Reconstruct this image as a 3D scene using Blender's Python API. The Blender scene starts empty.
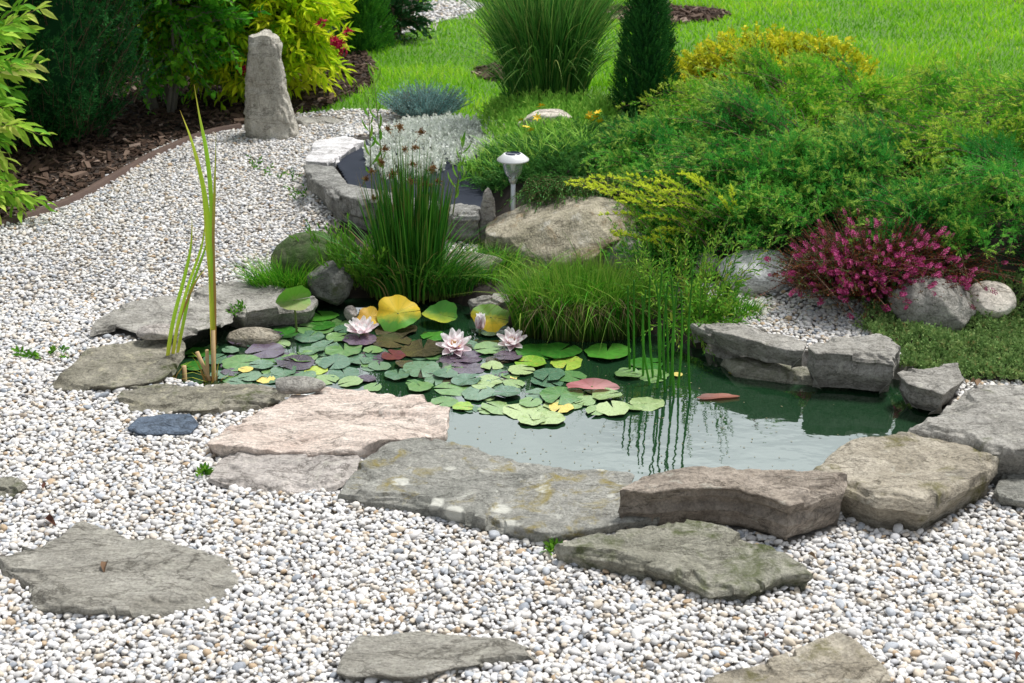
import bpy, bmesh, math
import numpy as np
from mathutils import Vector, Matrix

R = math.radians
rng = np.random.default_rng(11)
scene = bpy.context.scene
COL = scene.collection

# ------------------------------------------------------------------ camera, sky, sun, exposure
CAM_Z, PITCH, FPX = 1.6, R(22.0), 1422.0
cam = bpy.data.cameras.new('camera')
cam.lens, cam.sensor_width = 50.0, 36.0
cam.clip_start, cam.clip_end = 0.05, 400.0
cam.dof.use_dof, cam.dof.focus_distance, cam.dof.aperture_fstop = True, 3.9, 9.0
cam_o = bpy.data.objects.new('camera', cam)
cam_o.location, cam_o.rotation_euler = (0, 0, CAM_Z), (R(90) - PITCH, 0, 0)
COL.objects.link(cam_o)
scene.camera = cam_o

SUN_EL, SUN_AZ = R(66), R(52)          # azimuth from +Y towards +X
world = bpy.data.worlds.new('World')
scene.world = world
world.use_nodes = True
wn, wl = world.node_tree.nodes, world.node_tree.links
bg = wn['Background']
sky = wn.new('ShaderNodeTexSky')
sky.sky_type = 'NISHITA'
sky.sun_disc = False
sky.sun_elevation, sky.sun_rotation = SUN_EL, SUN_AZ
sky.air_density, sky.dust_density, sky.ozone_density = 1.0, 3.0, 1.0
hs = wn.new('ShaderNodeHueSaturation')
hs.inputs['Saturation'].default_value = 0.42
hs.inputs['Value'].default_value = 1.35
wl.new(sky.outputs[0], hs.inputs['Color'])
tcw = wn.new('ShaderNodeTexCoord')
mpw = wn.new('ShaderNodeMapping')
mpw.inputs['Scale'].default_value = (1, 1, 2.2)
mpw.inputs['Location'].default_value = (.35, .2, .1)
wl.new(tcw.outputs['Generated'], mpw.inputs[0])
cn = wn.new('ShaderNodeTexNoise')
cn.inputs['Scale'].default_value, cn.inputs['Detail'].default_value, cn.inputs['Roughness'].default_value = 1.6, 7, .55
wl.new(mpw.outputs[0], cn.inputs['Vector'])
cr = wn.new('ShaderNodeValToRGB')
cr.color_ramp.elements[0].position, cr.color_ramp.elements[1].position = .34, .56
wl.new(cn.outputs['Fac'], cr.inputs[0])
cm = wn.new('ShaderNodeMix'); cm.data_type = 'RGBA'
wl.new(cr.outputs[0], cm.inputs[0])
wl.new(hs.outputs[0], cm.inputs[6])
nv = wn.new('ShaderNodeVectorMath'); nv.operation = 'DOT_PRODUCT'
bd = Vector((math.sin(R(15)) * math.cos(R(24)), math.cos(R(15)) * math.cos(R(24)), math.sin(R(24))))
nv.inputs[1].default_value = bd
wl.new(tcw.outputs['Generated'], nv.inputs[0])
br = wn.new('ShaderNodeValToRGB')          # sunlit bright clouds low in front, duller cloud elsewhere
br.color_ramp.elements[0].position, br.color_ramp.elements[0].color = .80, (2.5, 2.7, 2.85, 1)
br.color_ramp.elements[1].position, br.color_ramp.elements[1].color = .995, (17, 18.2, 18.5, 1)
wl.new(nv.outputs['Value'], br.inputs[0])
wl.new(br.outputs[0], cm.inputs[7])
wl.new(cm.outputs[2], bg.inputs['Color'])
bg.inputs['Strength'].default_value = 0.15

sun = bpy.data.lights.new('sun', 'SUN')
sun.energy, sun.angle, sun.color = 3.5, R(12), (1.0, 0.98, 0.95)
sun_o = bpy.data.objects.new('sun', sun)
sd = Vector((math.cos(SUN_EL) * math.sin(SUN_AZ), math.cos(SUN_EL) * math.cos(SUN_AZ), math.sin(SUN_EL)))
sun_o.rotation_euler = sd.to_track_quat('Z', 'Y').to_euler()
sun_o.location = (3, 5, 8)
COL.objects.link(sun_o)

scene.view_settings.view_transform = 'Standard'
scene.view_settings.look = 'None'
scene.view_settings.exposure = 0.34
scene.view_settings.gamma = 1.0
scene.cycles.use_denoising = True
scene.cycles.max_bounces = 8
scene.cycles.transparent_max_bounces = 8

# ------------------------------------------------------------------ helpers: placing
def P(px, py, z=0.0):
    """world point at height z that the photograph shows at pixel px, py"""
    a, b = (px - 512) / FPX, (341.5 - py) / FPX
    c, s = math.cos(PITCH), math.sin(PITCH)
    d = np.array([a, c + b * s, -s + b * c])
    t = (z - CAM_Z) / d[2]
    return np.array([d[0] * t, d[1] * t, z])

def PD(px, py, y):
    """world point at distance y in front of the camera"""
    a, b = (px - 512) / FPX, (341.5 - py) / FPX
    c, s = math.cos(PITCH), math.sin(PITCH)
    d = np.array([a, c + b * s, -s + b * c])
    t = y / d[1]
    return np.array([d[0] * t, y, CAM_Z + d[2] * t])

def px_size(p, n):
    """metres that n pixels cover at world point p"""
    depth = p[1] * math.cos(PITCH) - (p[2] - CAM_Z) * math.sin(PITCH)
    return n * depth / FPX

def PP(lst, z=0.0):
    return np.array([P(x, y, z) for x, y in lst])

def inside(pts, poly):
    x, y = pts[:, 0], pts[:, 1]
    r = np.zeros(len(pts), bool)
    n = len(poly)
    for i in range(n):
        x0, y0 = poly[i][:2]
        x1, y1 = poly[(i + 1) % n][:2]
        if y0 == y1:
            continue
        c = ((y0 > y) != (y1 > y)) & (x < (x1 - x0) * (y - y0) / (y1 - y0) + x0)
        r ^= c
    return r

def sdist(pts, poly):
    """distance to the outline, negative inside"""
    d = np.full(len(pts), 1e9)
    n = len(poly)
    for i in range(n):
        a, b = np.array(poly[i][:2]), np.array(poly[(i + 1) % n][:2])
        ab = b - a
        t = np.clip(((pts[:, :2] - a) @ ab) / max(ab @ ab, 1e-12), 0, 1)
        q = a + t[:, None] * ab
        d = np.minimum(d, np.hypot(pts[:, 0] - q[:, 0], pts[:, 1] - q[:, 1]))
    return np.where(inside(pts, poly), -d, d)

def sstep(a, b, x):
    t = np.clip((x - a) / (b - a), 0, 1)
    return t * t * (3 - 2 * t)

def vnoise(p, seed=0):
    p = np.asarray(p, float)
    i = np.floor(p).astype(np.int64)
    f = p - i
    f = f * f * (3 - 2 * f)
    def h(dx, dy, dz):
        n = (i[..., 0] + dx) * 374761393 + (i[..., 1] + dy) * 668265263 + (i[..., 2] + dz) * 2147483647 + seed * 974711
        n = (n ^ (n >> 13)) * 1274126177
        n = n & 0xffffffff
        n = (n ^ (n >> 16)) & 0xffff
        return n / 32767.5 - 1
    x0 = h(0, 0, 0) * (1 - f[..., 0]) + h(1, 0, 0) * f[..., 0]
    x1 = h(0, 1, 0) * (1 - f[..., 0]) + h(1, 1, 0) * f[..., 0]
    x2 = h(0, 0, 1) * (1 - f[..., 0]) + h(1, 0, 1) * f[..., 0]
    x3 = h(0, 1, 1) * (1 - f[..., 0]) + h(1, 1, 1) * f[..., 0]
    y0 = x0 * (1 - f[..., 1]) + x1 * f[..., 1]
    y1 = x2 * (1 - f[..., 1]) + x3 * f[..., 1]
    return y0 * (1 - f[..., 2]) + y1 * f[..., 2]

def fbm(p, octv=4, seed=0):
    p = np.asarray(p, float)
    r, a, s = 0, 1.0, 0
    for k in range(octv):
        r = r + a * vnoise(p * 2.03 ** k + 17.3 * k, seed + k)
        s += a
        a *= 0.5
    return r / s

def norm(v):
    return v / np.maximum(np.linalg.norm(v, axis=-1, keepdims=True), 1e-9)

# ------------------------------------------------------------------ helpers: meshes and objects
def mesh(name, V, faces, mat=None, parent=None, origin=None, attrs=None, smooth=True, midx=None):
    """one mesh object from numpy arrays; faces is a list of (m, k) index arrays"""
    V = np.asarray(V, np.float32).reshape(-1, 3)
    if origin is not None:
        V = V - np.asarray(origin, np.float32)
    me = bpy.data.meshes.new(name)
    faces = [np.asarray(f, np.int32) for f in faces if len(f)]
    loops = np.concatenate([f.ravel() for f in faces])
    tot = np.concatenate([np.full(len(f), f.shape[1], np.int32) for f in faces])
    start = np.concatenate([[0], np.cumsum(tot)[:-1]]).astype(np.int32)
    me.vertices.add(len(V))
    me.vertices.foreach_set('co', V.ravel())
    me.loops.add(len(loops))
    me.loops.foreach_set('vertex_index', loops)
    me.polygons.add(len(tot))
    me.polygons.foreach_set('loop_start', start)
    me.polygons.foreach_set('loop_total', tot)
    if midx is not None:
        me.polygons.foreach_set('material_index', np.asarray(midx, np.int32))
    me.update(calc_edges=True)
    me.polygons.foreach_set('use_smooth', np.full(len(tot), smooth))
    for k, a in (attrs or {}).items():
        at = me.attributes.new(k, 'FLOAT', 'POINT')
        at.data.foreach_set('value', np.asarray(a, np.float32).ravel())
    for m in (mat if isinstance(mat, (list, tuple)) else [mat]):
        if m:
            me.materials.append(m)
    o = bpy.data.objects.new(name, me)
    COL.objects.link(o)
    if origin is not None:
        o.location = [float(q) for q in origin]
    if parent is not None:
        o.parent = parent
        if origin is not None:
            o.location = [float(q) for q in (np.asarray(origin) - np.asarray(parent.location))]
        else:
            me.transform(Matrix.Translation(-Vector(parent.location)))
    return o

def tag(o, label, cat, group=None, kind=None):
    o['label'], o['category'] = label, cat
    if group:
        o['group'] = group
    if kind:
        o['kind'] = kind
    return o

def setting(o, kind='structure', label=None, cat=None):
    o['kind'] = kind
    if label:
        o['label'] = label
        o['category'] = cat
    return o

def thing(name, loc, label, cat, group=None):
    o = bpy.data.objects.new(name, None)
    o.empty_display_size = 0.05
    COL.objects.link(o)
    o.location = [float(q) for q in loc]
    return tag(o, label, cat, group)

def join(parts):
    """parts: list of (V, [faces], attr dict) -> one such tuple"""
    Vs, fs, at, n = [], {}, {}, 0
    for V, F, A in parts:
        V = np.asarray(V).reshape(-1, 3)
        Vs.append(V)
        for f in F:
            f = np.asarray(f)
            if len(f):
                fs.setdefault(f.shape[1], []).append(f + n)
        for k, a in A.items():
            at.setdefault(k, []).append(np.asarray(a).ravel())
        n += len(V)
    return np.concatenate(Vs), [np.concatenate(v) for v in fs.values()], {k: np.concatenate(v) for k, v in at.items()}

def put(name, J, mat, parent=None, origin=None, smooth=True):
    return mesh(name, J[0], J[1], mat, parent, origin, J[2], smooth)

def tube(pts, rad, sides=6, var=0.5, cap=True):
    pts = np.asarray(pts, float)
    n = len(pts)
    rad = np.broadcast_to(np.asarray(rad, float), (n,))
    T = norm(np.gradient(pts, axis=0))
    up = np.array([0.31, 0.17, 0.93]) if abs(T[0][2]) < 0.8 else np.array([0.9, 0.3, 0.1])
    A = norm(np.cross(T, up))
    B = np.cross(T, A)
    th = np.arange(sides) * 2 * np.pi / sides
    V = pts[:, None] + rad[:, None, None] * (np.cos(th)[None, :, None] * A[:, None] + np.sin(th)[None, :, None] * B[:, None])
    V = V.reshape(-1, 3)
    i, j = np.meshgrid(np.arange(n - 1), np.arange(sides), indexing='ij')
    a, b = i * sides + j, i * sides + (j + 1) % sides
    F = [np.stack([a, b, b + sides, a + sides], -1).reshape(-1, 4)]
    if cap:
        V = np.concatenate([V, pts[:1], pts[-1:]])
        k = np.arange(sides)
        F.append(np.concatenate([np.stack([(k + 1) % sides, k, np.full(sides, n * sides)], -1),
                                 np.stack([(n - 1) * sides + k, (n - 1) * sides + (k + 1) % sides, np.full(sides, n * sides + 1)], -1)]))
    return V, F, {'var': np.full(len(V), var), 'tip': np.concatenate([np.repeat(np.linspace(0, 1, n), sides), [0, 1] if cap else []])}

def lathe(prof, centre, sides=32):
    """prof: list of (radius, z)"""
    prof = np.array(prof, float)
    th = np.arange(sides) * 2 * np.pi / sides
    V = np.stack([prof[:, :1] * np.cos(th), prof[:, :1] * np.sin(th), np.repeat(prof[:, 1:], sides, 1)], -1) + np.asarray(centre)
    n = len(prof)
    i, j = np.meshgrid(np.arange(n - 1), np.arange(sides), indexing='ij')
    a, b = i * sides + j, i * sides + (j + 1) % sides
    return V.reshape(-1, 3), [np.stack([a, b, b + sides, a + sides], -1).reshape(-1, 4)], {}

def blades(base, h, az, lean, width, segs=4, face=None, droop=0.0, taper=1.6, side=0.0):
    """grass blades: curved tapering ribbons"""
    n = len(base)
    h, az, lean, width = [np.broadcast_to(np.asarray(q, float), (n,)) for q in (h, az, lean, width)]
    t = np.linspace(0, 1, segs + 1)
    d = np.stack([np.cos(az), np.sin(az), np.zeros(n)], -1)
    out = (lean * h)[:, None] * (side * t + (1 - side) * t ** 2)[None]
    up = h[:, None] * (t[None] - droop * lean[:, None] * t[None] ** 3)
    C = base[:, None] + out[..., None] * d[:, None]
    C = C + np.stack([np.zeros_like(up), np.zeros_like(up), up], -1)
    fa = rng.uniform(0, 2 * np.pi, n) if face is None else np.broadcast_to(face, (n,))
    s = np.stack([np.cos(fa), np.sin(fa), np.zeros(n)], -1)
    w = (width[:, None] * 0.5) * np.maximum(1 - t[None] ** taper, 0.04)
    V = np.stack([C - s[:, None] * w[..., None], C + s[:, None] * w[..., None]], 2)
    m = segs + 1
    k = np.arange(segs)
    q = np.stack([2 * k, 2 * k + 1, 2 * k + 3, 2 * k + 2], -1)
    F = (np.arange(n)[:, None, None] * (2 * m) + q[None]).reshape(-1, 4)
    var = np.repeat(rng.random(n), 2 * m)
    tip = np.tile(np.repeat(t, 2), n)
    return V.reshape(-1, 3), [F], {'var': var, 'tip': tip}

NEEDLE = (np.array([[0, 0, 0], [.45, .5, .05], [1, 0, 0], [.45, -.5, .05]]), [np.array([[0, 3, 2, 1]])])
LEAF = (np.array([[0, 0, 0], [.3, .42, .07], [.65, .36, .05], [1, 0, -.12], [.65, -.36, .05], [.3, -.42, .07], [.32, 0, -.02], [.66, 0, -.03]]),
        [np.array([[0, 6, 1], [0, 5, 6], [7, 3, 2], [7, 4, 3]]), np.array([[6, 7, 2, 1], [5, 4, 7, 6]])])
_ico = {}
def ico(sub):
    if sub not in _ico:
        b = bmesh.new()
        bmesh.ops.create_icosphere(b, subdivisions=sub, radius=1)
        b.verts.ensure_lookup_table()
        _ico[sub] = (np.array([v.co for v in b.verts]), [np.array([[v.index for v in f.verts] for f in b.faces])])
        b.free()
    return _ico[sub]

def scatter(tmpl, pos, X, Y, Z, sx, sy, sz, var=None, tip=None):
    """copies of a template: axes X, Y, Z (n, 3) and sizes"""
    T, TF = tmpl
    n, m = len(pos), len(T)
    sx, sy, sz = [np.broadcast_to(np.asarray(q, float), (n,)) for q in (sx, sy, sz)]
    V = (pos[:, None] + T[None, :, 0, None] * (X * sx[:, None])[:, None] + T[None, :, 1, None] * (Y * sy[:, None])[:, None]
         + T[None, :, 2, None] * (Z * sz[:, None])[:, None])
    F = [(np.arange(n)[:, None, None] * m + f[None]).reshape(-1, f.shape[1]) for f in TF]
    A = {'var': np.repeat(rng.random(n) if var is None else var, m),
         'tip': np.repeat(np.zeros(n) if tip is None else tip, m)}
    return V.reshape(-1, 3), F, A

def sprays(o, d, L, m, ll, lw, spread=0.6, droop=0.25, tmpl=NEEDLE, t0=0.05, taper=0.5, stems=True, sr=0.0015, jit=0.25, fold=0.0, flat=0.0):
    """leafy shoots: m leaves of length ll along each curved axis; returns (leaves, stems)"""
    n = len(o)
    L = np.broadcast_to(np.asarray(L, float), (n,))
    droop = np.broadcast_to(np.asarray(droop, float), (n,))
    t = np.linspace(t0, 1, m)[None] + rng.uniform(-.5, .5, (n, m)) * (1 - t0) / m
    t = np.clip(t, 0, 1)
    g = np.array([0, 0, -1.0])
    C = o[:, None] + (d * L[:, None])[:, None] * t[..., None] + g * (droop * L)[:, None, None] * (t ** 2)[..., None]
    T = norm(d[:, None] + g * 2 * droop[:, None, None] * t[..., None])
    ref = np.array([0.13, 0.21, 0.97])
    A = norm(np.cross(T, np.broadcast_to(ref, T.shape)))
    B = np.cross(T, A)
    ph = (np.arange(m) * 2.39996)[None] + rng.uniform(0, 6.28, (n, 1)) + rng.normal(0, .3, (n, m))
    if flat > 0:
        ph = np.where(rng.random((n, m)) < flat, np.round(ph / np.pi) * np.pi + rng.normal(0, .35, (n, m)), ph)
    rad = np.cos(ph)[..., None] * A + np.sin(ph)[..., None] * B
    sp = spread * (1 - 0.35 * t) + rng.normal(0, jit, (n, m)) * spread
    X = norm(T * np.cos(sp)[..., None] + rad * np.sin(sp)[..., None])
    if fold:
        X = norm(X + g * fold)
    Zr = norm(np.cross(X, rad + 1e-3))
    Yv = norm(np.cross(rad * 0.8 + np.array([0, 0, .6]), X))
    Z = np.cross(X, Yv)
    sc = (1 - taper * t ** 2) * rng.uniform(.7, 1.25, (n, m))
    shoot = np.repeat(rng.random(n)[:, None], m, 1) * 0.6 + rng.random((n, m)) * 0.4
    leaves = scatter(tmpl, C.reshape(-1, 3), X.reshape(-1, 3), Yv.reshape(-1, 3), Z.reshape(-1, 3),
                     (ll * sc).ravel(), (lw * sc).ravel(), (ll * sc).ravel(), shoot.ravel(), t.ravel())
    st = None
    if stems:
        k = 5
        tt = np.linspace(0, 1, k)
        CC = o[:, None] + (d * L[:, None])[:, None] * tt[None, :, None] + g * (droop * L)[:, None, None] * (tt ** 2)[None, :, None]
        TT = norm(d[:, None] + g * 2 * droop[:, None, None] * tt[None, :, None])
        AA = norm(np.cross(TT, np.broadcast_to(ref, TT.shape)))
        BB = np.cross(TT, AA)
        th = np.arange(3) * 2.0944
        w = sr * (1.1 - 0.7 * tt)
        V = CC[:, :, None] + w[None, :, None, None] * (np.cos(th)[None, None, :, None] * AA[:, :, None] + np.sin(th)[None, None, :, None] * BB[:, :, None])
        i, j = np.meshgrid(np.arange(k - 1), np.arange(3), indexing='ij')
        a, b = i * 3 + j, i * 3 + (j + 1) % 3
        q = np.stack([a, b, b + 3, a + 3], -1).reshape(-1, 4)
        F = (np.arange(n)[:, None, None] * (3 * k) + q[None]).reshape(-1, 4)
        st = (V.reshape(-1, 3), [F], {'var': np.repeat(rng.random(n), 3 * k), 'tip': np.tile(np.repeat(tt, 3), n)})
    return leaves, st

# ------------------------------------------------------------------ materials
def ramp(nt, stops, interp='LINEAR'):
    r = nt.nodes.new('ShaderNodeValToRGB')
    r.color_ramp.interpolation = interp
    e = r.color_ramp.elements
    while len(e) < len(stops):
        e.new(0.5)
    for q, (p, c) in zip(e, stops):
        q.position = p
        q.color = (*c, 1) if len(c) == 3 else c
    return r

def new_mat(name):
    m = bpy.data.materials.new(name)
    m.use_nodes = True
    nt = m.node_tree
    return m, nt, nt.nodes['Principled BSDF'], nt.nodes['Material Output']

def attr(nt, name):
    a = nt.nodes.new('ShaderNodeAttribute')
    a.attribute_name = name
    return a.outputs['Fac']

def mixc(nt, fac, a, b, mode='MIX'):
    m = nt.nodes.new('ShaderNodeMix')
    m.data_type = 'RGBA'
    m.blend_type = mode
    for sock, v in ((m.inputs[0], fac), (m.inputs[6], a), (m.inputs[7], b)):
        if hasattr(v, 'is_linked') or hasattr(v, 'links'):
            nt.links.new(v, sock)
        else:
            sock.default_value = v if not isinstance(v, tuple) else (*v, 1) if len(v) == 3 else v
    return m.outputs[2]

def noise(nt, scale, detail=4, rough=.55, coord='Object', vec=None, dist=0.0, stretch=None):
    if vec is None:
        tc = nt.nodes.new('ShaderNodeTexCoord')
        vec = tc.outputs[coord]
    if stretch:
        mp = nt.nodes.new('ShaderNodeMapping')
        mp.inputs['Scale'].default_value = stretch
        nt.links.new(vec, mp.inputs[0])
        vec = mp.outputs[0]
    n = nt.nodes.new('ShaderNodeTexNoise')
    n.inputs['Scale'].default_value = scale
    n.inputs['Detail'].default_value = detail
    n.inputs['Roughness'].default_value = rough
    n.inputs['Distortion'].default_value = dist
    nt.links.new(vec, n.inputs['Vector'])
    return n.outputs['Fac']

def leaf_mat(name, stops, tip=None, tipr=(0.55, 1.0), trans=0.3, rough=0.6, spec=0.1, base=None):
    m, nt, bs, out = new_mat(name)
    stops = [(p, tuple(min(.9, q * 1.28) for q in c) if c[1] > 1.1 * c[0] and c[1] > 1.6 * c[2] else c) for p, c in stops]
    r = ramp(nt, stops)
    nt.links.new(attr(nt, 'var'), r.inputs[0])
    c = r.outputs[0]
    if base:
        rr = ramp(nt, [(0, (1, 1, 1)), (base[1], (0, 0, 0))])
        nt.links.new(attr(nt, 'tip'), rr.inputs[0])
        c = mixc(nt, rr.outputs[0], c, base[0])
    if tip:
        rr = ramp(nt, [(tipr[0], (0, 0, 0)), (tipr[1], (1, 1, 1))])
        nt.links.new(attr(nt, 'tip'), rr.inputs[0])
        c = mixc(nt, rr.outputs[0], c, tip)
    nt.links.new(c, bs.inputs['Base Color'])
    bs.inputs['Roughness'].default_value = rough
    bs.inputs['Specular IOR Level'].default_value = spec
    if trans:
        tr = nt.nodes.new('ShaderNodeBsdfTranslucent')
        mx = nt.nodes.new('ShaderNodeMixShader')
        nt.links.new(c, tr.inputs['Color'])
        mx.inputs[0].default_value = trans
        nt.links.new(bs.outputs[0], mx.inputs[1])
        nt.links.new(tr.outputs[0], mx.inputs[2])
        nt.links.new(mx.outputs[0], out.inputs['Surface'])
    return m

def plain(name, c, rough=.6, metal=0.0, spec=.4, c2=None, scale=30):
    m, nt, bs, out = new_mat(name)
    if c2:
        nt.links.new(mixc(nt, noise(nt, scale), c, c2), bs.inputs['Base Color'])
    else:
        bs.inputs['Base Color'].default_value = (*c, 1)
    bs.inputs['Roughness'].default_value = rough
    bs.inputs['Metallic'].default_value = metal
    bs.inputs['Specular IOR Level'].default_value = spec
    return m

def stone_mat(name, c1, c2, dark=(.06, .058, .05), lichen=0.0, lichen_c=(.55, .53, .45), moss=0.0, moss_c=(.07, .085, .025), scale=9,
              stretch=(1, 1, 1), bump=.7, stain=.5, spots=0.0, fine=70):
    m, nt, bs, out = new_mat(name)
    L = nt.links
    ds = 0.0 if name in ('stone_pink', 'boulder_ochre', 'stone_tan', 'stone_brown', 'stone_mauve_grey') else .22
    gr = lambda c: tuple((1 - ds) * q + ds * (sum(c) / 3) for q in c)
    c1, c2 = gr(c1), gr(c2)
    n1 = noise(nt, scale, 8, .65, stretch=stretch, dist=.4)
    r1 = ramp(nt, [(.32, tuple(q * .98 for q in c1)), (.68, tuple(min(.86, q * 1.12) for q in c2))])
    L.new(n1, r1.inputs[0])
    c = r1.outputs[0]
    # grain
    n2 = noise(nt, fine * 2.2, 3, .7)
    g = ramp(nt, [(.36, (.70, .70, .70)), (.5, (1, 1, 1)), (.64, (1.2, 1.2, 1.19))])
    L.new(n2, g.inputs[0])
    c = mixc(nt, .85, c, g.outputs[0], 'MULTIPLY')
    n2b = noise(nt, fine * .55, 6, .75, stretch=stretch, dist=.6)
    g2 = ramp(nt, [(.34, (.62, .61, .59)), (.5, (1.02, 1.02, 1.02)), (.66, (1.22, 1.22, 1.21))])
    L.new(n2b, g2.inputs[0])
    c = mixc(nt, .8, c, g2.outputs[0], 'MULTIPLY')
    # thin dark cracks along the layers
    nk = noise(nt, scale * .55, 7, .62, stretch=(.8, 2.6, 4), dist=.5)
    rk = ramp(nt, [(.487, (1, 1, 1)), (.498, (.30, .29, .27)), (.502, (.30, .29, .27)), (.513, (1, 1, 1))])
    L.new(nk, rk.inputs[0])
    c = mixc(nt, .75, c, rk.outputs[0], 'MULTIPLY')
    # dark weathering stains with a ragged shape of their own
    n3 = noise(nt, scale * .8, 10, .72, stretch=(1.3, .9, 1.6), dist=.8)
    r3 = ramp(nt, [(.52, (0, 0, 0)), (.66, (1, 1, 1))])
    L.new(n3, r3.inputs[0])
    mu = nt.nodes.new('ShaderNodeMath'); mu.operation = 'MULTIPLY'; mu.inputs[1].default_value = stain
    L.new(r3.outputs[0], mu.inputs[0])
    c = mixc(nt, mu.outputs[0], c, dark)
    if lichen:
        n4 = noise(nt, scale * 3.1, 8, .7, dist=.3)
        r4 = ramp(nt, [(.60 - lichen * .1, (0, 0, 0)), (.68, (1, 1, 1))])
        L.new(n4, r4.inputs[0])
        mu = nt.nodes.new('ShaderNodeMath'); mu.operation = 'MULTIPLY'; mu.inputs[1].default_value = min(1, .35 + lichen)
        L.new(r4.outputs[0], mu.inputs[0])
        c = mixc(nt, mu.outputs[0], c, lichen_c)
    if spots:
        tc = nt.nodes.new('ShaderNodeTexCoord')
        nn = nt.nodes.new('ShaderNodeTexNoise'); nn.inputs['Scale'].default_value = 45
        L.new(tc.outputs['Object'], nn.inputs['Vector'])
        ad = nt.nodes.new('ShaderNodeVectorMath'); ad.operation = 'MULTIPLY_ADD'
        ad.inputs[1].default_value = (.014, .014, .014)
        L.new(nn.outputs['Color'], ad.inputs[0]); L.new(tc.outputs['Object'], ad.inputs[2])
        vo = nt.nodes.new('ShaderNodeTexVoronoi'); vo.inputs['Scale'].default_value = 8
        L.new(ad.outputs[0], vo.inputs['Vector'])
        rv = ramp(nt, [(.15, (1, 1, 1)), (.20, (0, 0, 0))])
        L.new(vo.outputs['Distance'], rv.inputs[0])
        mu = nt.nodes.new('ShaderNodeMath'); mu.operation = 'MULTIPLY'; mu.inputs[1].default_value = spots
        L.new(rv.outputs[0], mu.inputs[0])
        c = mixc(nt, mu.outputs[0], c, lichen_c)
    if moss:
        n5 = noise(nt, scale * 1.3, 8, .7, dist=.5)
        r5 = ramp(nt, [(.62 - moss * .3, (0, 0, 0)), (.74 - moss * .2, (1, 1, 1))])
        L.new(n5, r5.inputs[0])
        c = mixc(nt, r5.outputs[0], c, moss_c)
    L.new(c, bs.inputs['Base Color'])
    bs.inputs['Roughness'].default_value = .85
    bs.inputs['Specular IOR Level'].default_value = .25
    b1 = noise(nt, fine, 8, .75, stretch=stretch)
    b2 = noise(nt, scale * 2.2, 6, .6, stretch=stretch, dist=.5)
    ad = nt.nodes.new('ShaderNodeMath'); ad.operation = 'MULTIPLY_ADD'; ad.inputs[1].default_value = 2.2
    L.new(b2, ad.inputs[0]); L.new(b1, ad.inputs[2])
    bp = nt.nodes.new('ShaderNodeBump')
    bp.inputs['Strength'].default_value = min(1, bump * 1.3)
    bp.inputs['Distance'].default_value = .011
    L.new(ad.outputs[0], bp.inputs['Height'])
    L.new(bp.outputs[0], bs.inputs['Normal'])
    return m

# ------------------------------------------------------------------ ground, pond, lawn
WZ = -0.05
POND = PP([(163, 391), (160, 370), (172, 346), (215, 322), (285, 307), (335, 298), (425, 296), (495, 312), (510, 326), (640, 330), (690, 345),
           (735, 364), (800, 370), (870, 374), (912, 382), (945, 400), (945, 425), (895, 455), (840, 490), (740, 502), (640, 506), (560, 490),
           (470, 474), (430, 455), (410, 424), (340, 414), (290, 408), (225, 404)], WZ)
TROUGH = PP([(306, 196), (332, 217), (372, 224), (440, 234), (485, 240), (520, 205), (540, 150), (530, 112), (395, 138), (354, 152), (316, 150)], 0.03)
GRAVEL = np.concatenate([PP([(-420, 330), (-160, 262), (-60, 236), (0, 218), (50, 201), (85, 186), (120, 166), (160, 143), (200, 129), (245, 122),
                             (300, 119), (350, 117), (440, 118), (500, 190), (560, 268), (650, 280), (720, 284), (800, 284), (885, 300), (1000, 345),
                             (1250, 360), (1450, 420), (1450, 760)]), np.array([[1.9, 1.6, 0], [-1.9, 1.6, 0]])])
SOILS = [PP([(262, 292), (318, 236), (350, 226), (440, 258), (520, 258), (690, 278), (722, 318), (690, 345), (500, 345), (330, 305)]),
         PP([(868, 322), (895, 345), (912, 366), (958, 380), (1060, 386), (1300, 385), (1300, 300), (895, 290)])]
PATH = PP([(372, 58), (395, 47), (430, 34), (470, 22), (486, 14), (470, 9), (440, 8), (412, 14), (396, 30), (366, 52)])
MULCH = np.concatenate([PP([(-420, 336), (-160, 268), (-60, 242), (0, 223), (50, 206), (85, 191), (120, 171), (160, 148), (200, 134), (245, 127),
                            (300, 118), (335, 112), (372, 98), (376, 72), (362, 58), (372, 50), (398, 28), (412, 14), (425, 2)]), np.array([[-.6, 14, 0], [-9, 14, 0]])])
RING1 = PP([(590, 22), (600, 17), (640, 15), (690, 16), (722, 19), (732, 23), (715, 29), (670, 33), (620, 32), (596, 28)])
RING2 = PP([(985, 2), (1000, -4), (1040, -8), (1100, -6), (1110, 0), (1070, 6), (1020, 6)])
RING3 = PP([(470, 78), (480, 70), (520, 68), (560, 74), (540, 84), (490, 84)], .04)

def H(x, y):
    x, y = np.asarray(x, float), np.asarray(y, float)
    yf = np.interp(x, [-3, -.75, -.1, 0, .5, .8, 1.2, 1.6, 2.2, 4], [5, 5, 5, 4.85, 4.72, 4.4, 4.2, 4.05, 3.95, 3.9])
    amp = np.interp(x, [-.82, -.76, -.15, .1, 9], [0, .10, .10, .22, .22])
    back = np.interp(x, [-.3, .4], [6.0, 6.5])
    h = amp * sstep(yf - .1, yf + .45, y) * (1 - sstep(back, back + .8, y))
    h = h + .05 * sstep(6.3, 7.3, y) * sstep(-1.3, -.8, x)
    return h

def HP(p):
    return float(H(p[0], p[1]))

_ys = np.arange(1.6, 16, .006)
def PH(px, py, dz=0.0):
    """first point of the ground (raised by dz) that the photograph shows at px, py"""
    a = PD(px, py, 1.0)
    x, z = a[0] * _ys, CAM_Z + (a[2] - CAM_Z) * _ys
    k = np.argmax(z <= H(x, _ys) + dz)
    return np.array([x[k], _ys[k], float(H(x[k], _ys[k])) + dz])

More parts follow.
